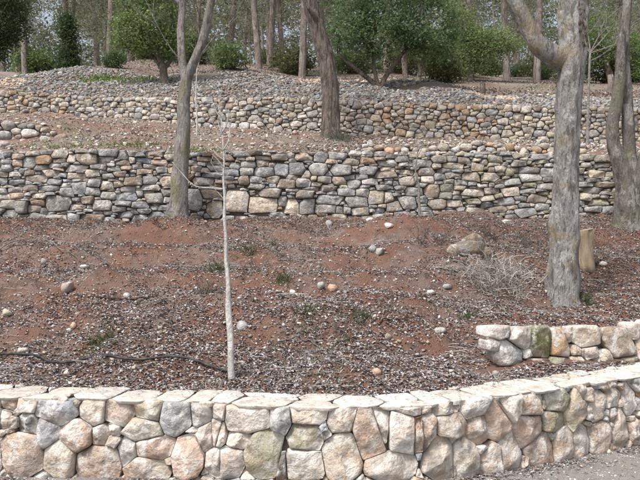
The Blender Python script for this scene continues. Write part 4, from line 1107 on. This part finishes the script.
for (px_, Y, k, sc, lab, lean) in [
    (25, 33, 2, 1.0, 'straight grey trunked pine near the left edge of the wood', 0), (63, 38, 0, 1.1, 'pale trunked pine just behind the dark cypress', 0), (108, 34, 2, .95, 'pine trunk left of the bright green round tree', 0),
    (259, 31, 2, 1.0, 'pine with trunk leaning slightly left, first of two close trunks in the centre', -.05), (270, 34, 2, 1.05, 'pine right behind the slightly leaning one in the centre', 0.0), (302, 29, 0, 1.0, 'tall straight pine trunk just left of the leaning brown pine', 0),
    (350, 33, 2, 1.0, 'pale pine trunk seen under the dark wide crown, left of its limbs', 0), (365, 32, 2, .9, 'pinkish pine trunk seen between the dark tree limbs', 0), (507, 31, 2, 1.0, 'reddish pine trunk left of the mottled tree limb', 0),
    (537, 30, 2, 1.05, 'pine trunk just left of the mottled tree trunk', 0), (138, 36, 3, 1.0, 'pine trunk showing under the bright green round tree', 0), (462, 36, 0, 1.0, 'pine leaning right above the small bushy tree', .12)]:
    x = (px_ - 320) / F * Y
    far_tree(x, Y, k, sc, rng.uniform(0, 6.28), lab, (0, lean))
cnt = 0; placed = []
rf = np.random.default_rng(12)
while cnt < 54:
    Y = rf.uniform(36, 92); x = rf.uniform(-.56, .56) * Y + rf.normal(0, 2)
    if any((x - a) ** 2 + (Y - b) ** 2 < 6 for a, b in placed): continue
    placed.append((x, Y)); cnt += 1
    far_tree(x, Y, int(rf.integers(0, 4)), rf.uniform(.8, 1.25), rf.uniform(0, 6.28), 'thin trunked pine among many in the dim depth of the wood', (rf.normal(0, .03), rf.normal(0, .03)), wide=rf.uniform(.95, 1.3))
# undergrowth shrubs
SH = []
for k in range(4):
    r = np.random.default_rng(80 + k)
    C = lobes(40, (0, 0, .55), (.95, .9, .6), r, .2); C[:, 2] = np.abs(C[:, 2])
    me = leaf_mesh('foliage', C, 80, (.2, .2, .17), .13, [GREEN * .8, DARKG, np.array([(.12, .13, .06), (.16, .16, .08), (.10, .11, .05)]), GREEN * .65][k], r, aspect=.45)
    mb = MB()
    for c in C[::4]:
        V, T = tube(np.array([(0, 0, -.1), c * .5, c]), [.03, .02, .006], 4, cap=False); mb.add(V, T)
    sm = mb.mesh('stems'); me.materials.append(M['leaf']); sm.materials.append(M['bark_oak']); SH.append((sm, me))
def shrub(x, y, k, sc, label, group=None, h=1.0):
    e = empty('shrub', (x, y, float(TH(x, y)))); e.scale = (sc, sc, sc * h); e.rotation_euler = (0, 0, rf.uniform(0, 6.28)); set_meta(e, label, 'shrub', group)
    for nm, me in zip(('stems', 'foliage'), SH[k]):
        o = bpy.data.objects.new(nm, me); COL.objects.link(o); o.parent = e
for (px_, Y, k, sc, lab) in [(113, 26.5, 1, .55, 'low dark shrub on the crest of the rubble below the bright green tree'), (228, 28, 0, .9, 'grey green shrub behind the rubble, left of centre'), (292, 31, 2, 1.1, 'yellowish shrub between two centre pine trunks'),
                             (445, 27.5, 2, 1.0, 'loose olive shrub behind the right shoulder of the rubble'), (40, 34, 0, 1.3, 'broad shrub in the wood right of the left straight pine')]:
    shrub((px_ - 320) / F * Y, Y, k, sc, lab, 'shrubs under the trees')
for k in range(46):
    Y = rf.uniform(31, 70); x = rf.uniform(-.55, .55) * Y
    shrub(x, Y, int(rf.integers(0, 4)), rf.uniform(.55, 1.25), 'dim olive shrub in the undergrowth deep in the wood', 'undergrowth shrubs', rf.uniform(.7, 1.3))
# far mass of the wood
n = 1100
yy = rf.uniform(90, 125, n); xx = rf.uniform(-.62, .62, n) * yy
zz = T4(xx, yy) + rf.uniform(0, 15, n)
o = obj('distant_woods', leaf_mesh('distant_woods', np.stack([xx, yy, zz], -1), 100, (1.0, 1.0, .55), .55, FARP[0] * .9, rf, aspect=.4), M['leaf'])
set_meta(o, 'far mass of pale green woodland filling the gaps between trunks', 'woodland', None, 'stuff')

# ------------------------------------------------------------------ saplings
P0 = hit(232, 379); YS = P0[1]
P = ptree([(232, 384), (232, 378), (230.6, 358), (230.9, 337), (228.6, 312), (228.6, 283), (226.4, 258), (226.2, 237), (224.4, 217), (224.8, 200), (223.4, 178), (224, 160), (222.5, 135), (221, 118), (218, 105)], YS)
root = empty('sapling', tuple(P[1])); set_meta(root, 'thin whitish leafless sapling standing just behind the coping, left of centre', 'sapling')
ps = YS / F / 2
limb_part('trunk', root, P, np.array([8.2, 7.2, 6.2, 5.2, 4.2, 3.2, 2.4, 1.8, 1.3, .7]) * ps, M['pale_bark'], 10, .3, 3, 12)
for pts in ([(224, 189), (209, 188), (195, 186), (184, 175), (174, 163)], [(223.5, 151), (213, 143), (201, 134)], [(224, 175), (214, 174), (206, 173)], [(223.5, 150), (229, 141), (231, 128), (233, 117)], [(224, 168), (218, 160), (213, 155)], [(222, 133), (228, 122), (230, 108)]):
    limb_part('branch', root, ptree(pts, YS, np.linspace(0, -.06, len(pts))), np.array([1.7, 1.2, .5]) * ps, M['pale_bark'], 6, .1, 3, 5)
mb = MB()
for i in (9, 10, 11, 12, 13):
    for kk in range(3): branches(mb, P[i], (rr.normal(0, .8), rr.normal(0, .5), .8), .16, .0035, 1, rr, .6, .2, 4, 2)
part('twigs', mb.mesh('twigs', True), M['pale_bark'], root)
P = ptree([(420, 217), (419, 200), (419, 186), (415.5, 171), (417, 158), (418, 143)], 11.6)
root = empty('sapling', tuple(P[0])); set_meta(root, 'grey spindly sapling in front of the grey wall right of centre', 'sapling')
limb_part('trunk', root, P, np.array([3, 2.6, 2.2, 1.7, 1.3, .8]) * 11.6 / F / 2, M['dead_wood'], 6, .1, 3, 5)
twig_part(root, [(P[2], (-.8, 0, .8)), (P[3], (-.5, .1, .9)), (P[3], (.6, 0, .8)), (P[4], (.3, -.1, .9))], M['dead_wood'], rr, .35, .008, 2)
P = ptree([(197, 138), (197, 120), (196, 95), (197, 68)], 15.2)
root = empty('sapling', tuple(P[0])); set_meta(root, 'hair thin pale sapling on the terrace right of the lichen covered tree', 'sapling')
limb_part('trunk', root, P, np.array([2.2, 1.8, 1.5, .8]) * 15.2 / F / 2, M['pale_bark'], 6, .1, 3, 5)
twig_part(root, [(P[2], (-.5, 0, .9)), (P[3], (.4, .1, .9))], M['pale_bark'], rr, .4, .008, 2)
YB = 15.2
P = ptree([(587, 156), (587.5, 140), (588, 110), (589, 80), (590, 53)], YB)
root = empty('bare_tree', tuple(P[0])); set_meta(root, 'thin pale young tree with tangled bare twigs between the two right trees', 'tree')
limb_part('trunk', root, P, np.array([3.6, 3.2, 2.8, 2.5, 2.0]) * YB / F / 2, M['dead_wood'], 8, .1, 3, 6)
twig_part(root, [(P[-1], (.8, 0, .7)), (P[-1], (-.3, 0, 1)), (P[-1], (.4, -.2, 1)), (P[3] * .3 + P[4] * .7, (1, .1, .5)), (P[-1], (.1, .2, 1)), (P[-1], (.9, .1, .25)), (P[-1], (-.8, .1, .6))], M['dead_wood'], rr, .8, .017, 3, .2, .6)

# ------------------------------------------------------------------ brush, weeds and grass
def tuft(name, c, n, L, w, cols, r, spread, lean=.6, mat='litter', curl=.25):
    mb = MB(); cols = np.array(cols)
    for k in range(n):
        p = np.array(c) + np.array([r.normal(0, spread), r.normal(0, spread), 0])
        p[2] = float(TH(p[0], p[1])) - .01
        d = np.array([r.normal(0, lean), r.normal(0, lean), 1.0]); d /= np.linalg.norm(d)
        l = L * r.uniform(.5, 1.2); s = np.cross(d, r.normal(size=3)); s /= np.linalg.norm(s) + 1e-6
        m_ = p + d * l * .55; e = p + d * l + np.array([d[0], d[1], -curl]) * l * .4 * r.uniform(0, 1)
        V = np.array([p - s * w, p + s * w, m_ + s * w * .8, m_ - s * w * .8, e])
        mb.add(V, np.array([[0, 1, 2], [0, 2, 3], [3, 2, 4]]), np.clip(cols[r.integers(len(cols))] * (1 + r.normal(0, .15)), .02, .7))
    return obj(name, mb.mesh(name), M[mat])
rt = np.random.default_rng(21)
DRY = [(.40, .375, .345), (.33, .305, .28), (.50, .475, .445), (.22, .195, .17)]
# pale brush pile
p = hit(502, 291); mb = MB()
for k in range(560):
    c = p + np.array([rt.normal(0, .22), rt.normal(.1, .16), 0]); c[2] = float(T1(c[0], c[1])) + rt.uniform(0, .16)
    d = np.array([rt.normal(-.4, .7), rt.normal(0, .5), rt.normal(.3, .45)]); d /= np.linalg.norm(d)
    l = rt.uniform(.10, .30); q = c + d * l
    V, T = tube(np.array([c, (c + q) / 2 + rt.normal(0, .02, 3), q + rt.normal(0, .02, 3)]), [.0042, .0034, .0012], 3, cap=False)
    mb.add(V, T, np.array(DRY[rt.integers(4)]) * rt.uniform(.8, 1.15))
set_meta(obj('brush_pile', mb.mesh('brush_pile'), M['litter']), 'pile of pale dry twigs left of the mottled tree', 'brush pile')
def thicket(px_, py_, w, h, n, cols, label, seed, depth=2):
    r = np.random.default_rng(seed); p = hit(px_, py_); k = p[1] / F; mb = MB(); e = empty('dry_bush', tuple(p))
    for i in range(n):
        c = p + np.array([r.normal(0, w * k * .22), r.normal(0, w * k * .2), 0]); c[2] = float(T1(c[0], c[1])) - .02
        branches(mb, c, (r.normal(0, .7), r.normal(0, .6), .9), h * k * r.uniform(.35, .7), .005, depth, r, .7, .05, 4, 3)
    mb.C = []
    part('stems', mb.mesh('stems'), M[cols], e); set_meta(e, label, 'bush')
thicket(432, 246, 34, 34, 16, 'bark_oak', 'dark leafless bush under the grey wall, right of centre', 1)
thicket(486, 236, 52, 26, 16, 'bark_grey', 'grey tangle of bare stems behind the brown boulder', 2)
thicket(525, 245, 36, 30, 9, 'bark_grey', 'wispy grey bush between the brush pile and the wall', 3)
thicket(205, 292, 34, 22, 12, 'bark_grey', 'low grey scrubby bush left of the sapling stem in mid bank', 4)
thicket(255, 268, 34, 16, 9, 'bark_grey', 'low grey scrub just right of the sapling stem higher up the bank', 5)
WG = [(.085, .11, .05), (.11, .135, .065), (.07, .085, .045), (.15, .155, .09)]
for k, (a, b_, n, L, lab) in enumerate([(104, 341, 150, .13, 'dark green leafy weed on the left bank above the pipe'), (95, 352, 60, .09, 'small dark weed touching the pipe at left'), (283, 281, 90, .12, 'grey green grass tuft upslope and right of the sapling'),
                                        (308, 314, 60, .12, 'straggly weed in the middle of the bank below the salmon stone'), (360, 318, 60, .13, 'thin grass tuft right of the centre of the bank'), (248, 252, 70, .14, 'weed tuft high on the bank behind the sapling'),
                                        (270, 246, 50, .12, 'small weed tuft high on the bank right of the sapling top'), (215, 268, 70, .14, 'dusky weed tuft immediately left of the sapling stem'), (470, 318, 70, .10, 'green grey weed between the brush pile and the low wall'),
                                        (583, 300, 90, .14, 'dark ivy like weed at the right foot of the mottled tree'), (345, 340, 40, .10, 'sparse weed near the crooked pale twig')]):
    p = hit(a, b_)
    set_meta(tuft('weed', p, n, L, .006, WG, rt, .055 if k else .09, .8, 'leaf'), lab, 'weed', 'weeds on the bank')
GR = [(.13, .20, .045), (.17, .25, .06), (.10, .16, .04)]
for (a, Y, n, sp, lab) in [(57, 13.2, 110, .34, 'patch of green grass on the wall head at left'), (118, 13.0, 120, .4, 'patch of green grass on the wall head left of the lichen tree'), (199, 12.9, 90, .2, 'green grass clump on the wall head right of the lichen tree'),
                           (261, 12.7, 120, .14, 'bright green grass clump on the wall head left of centre'), (102, 21.6, 260, .35, 'bright green grass patch on the left rubble mound'), (137, 21.8, 160, .4, 'faint grass patch on the rubble under the green tree'),
                           (140, 13.4, 80, .4, 'thin green grass strip on the wall head beside the lichen tree')]:
    x = (a - 320) / F * Y
    set_meta(tuft('grass', (x, Y, 0), n, .13 if Y < 15 else .2, .008 if Y < 15 else .02, GR, rt, sp, .5, 'leaf'), lab, 'grass', None, 'stuff')
p = at(338, 136, 15.0)
set_meta(tuft('grass_tuft', (p[0], 15.1, 0), 220, .22, .008, [(.15, .16, .12), (.19, .19, .15), (.12, .13, .10)], rt, .16, .6, 'leaf'), 'grey green tuft at the foot of the leaning pine', 'grass')
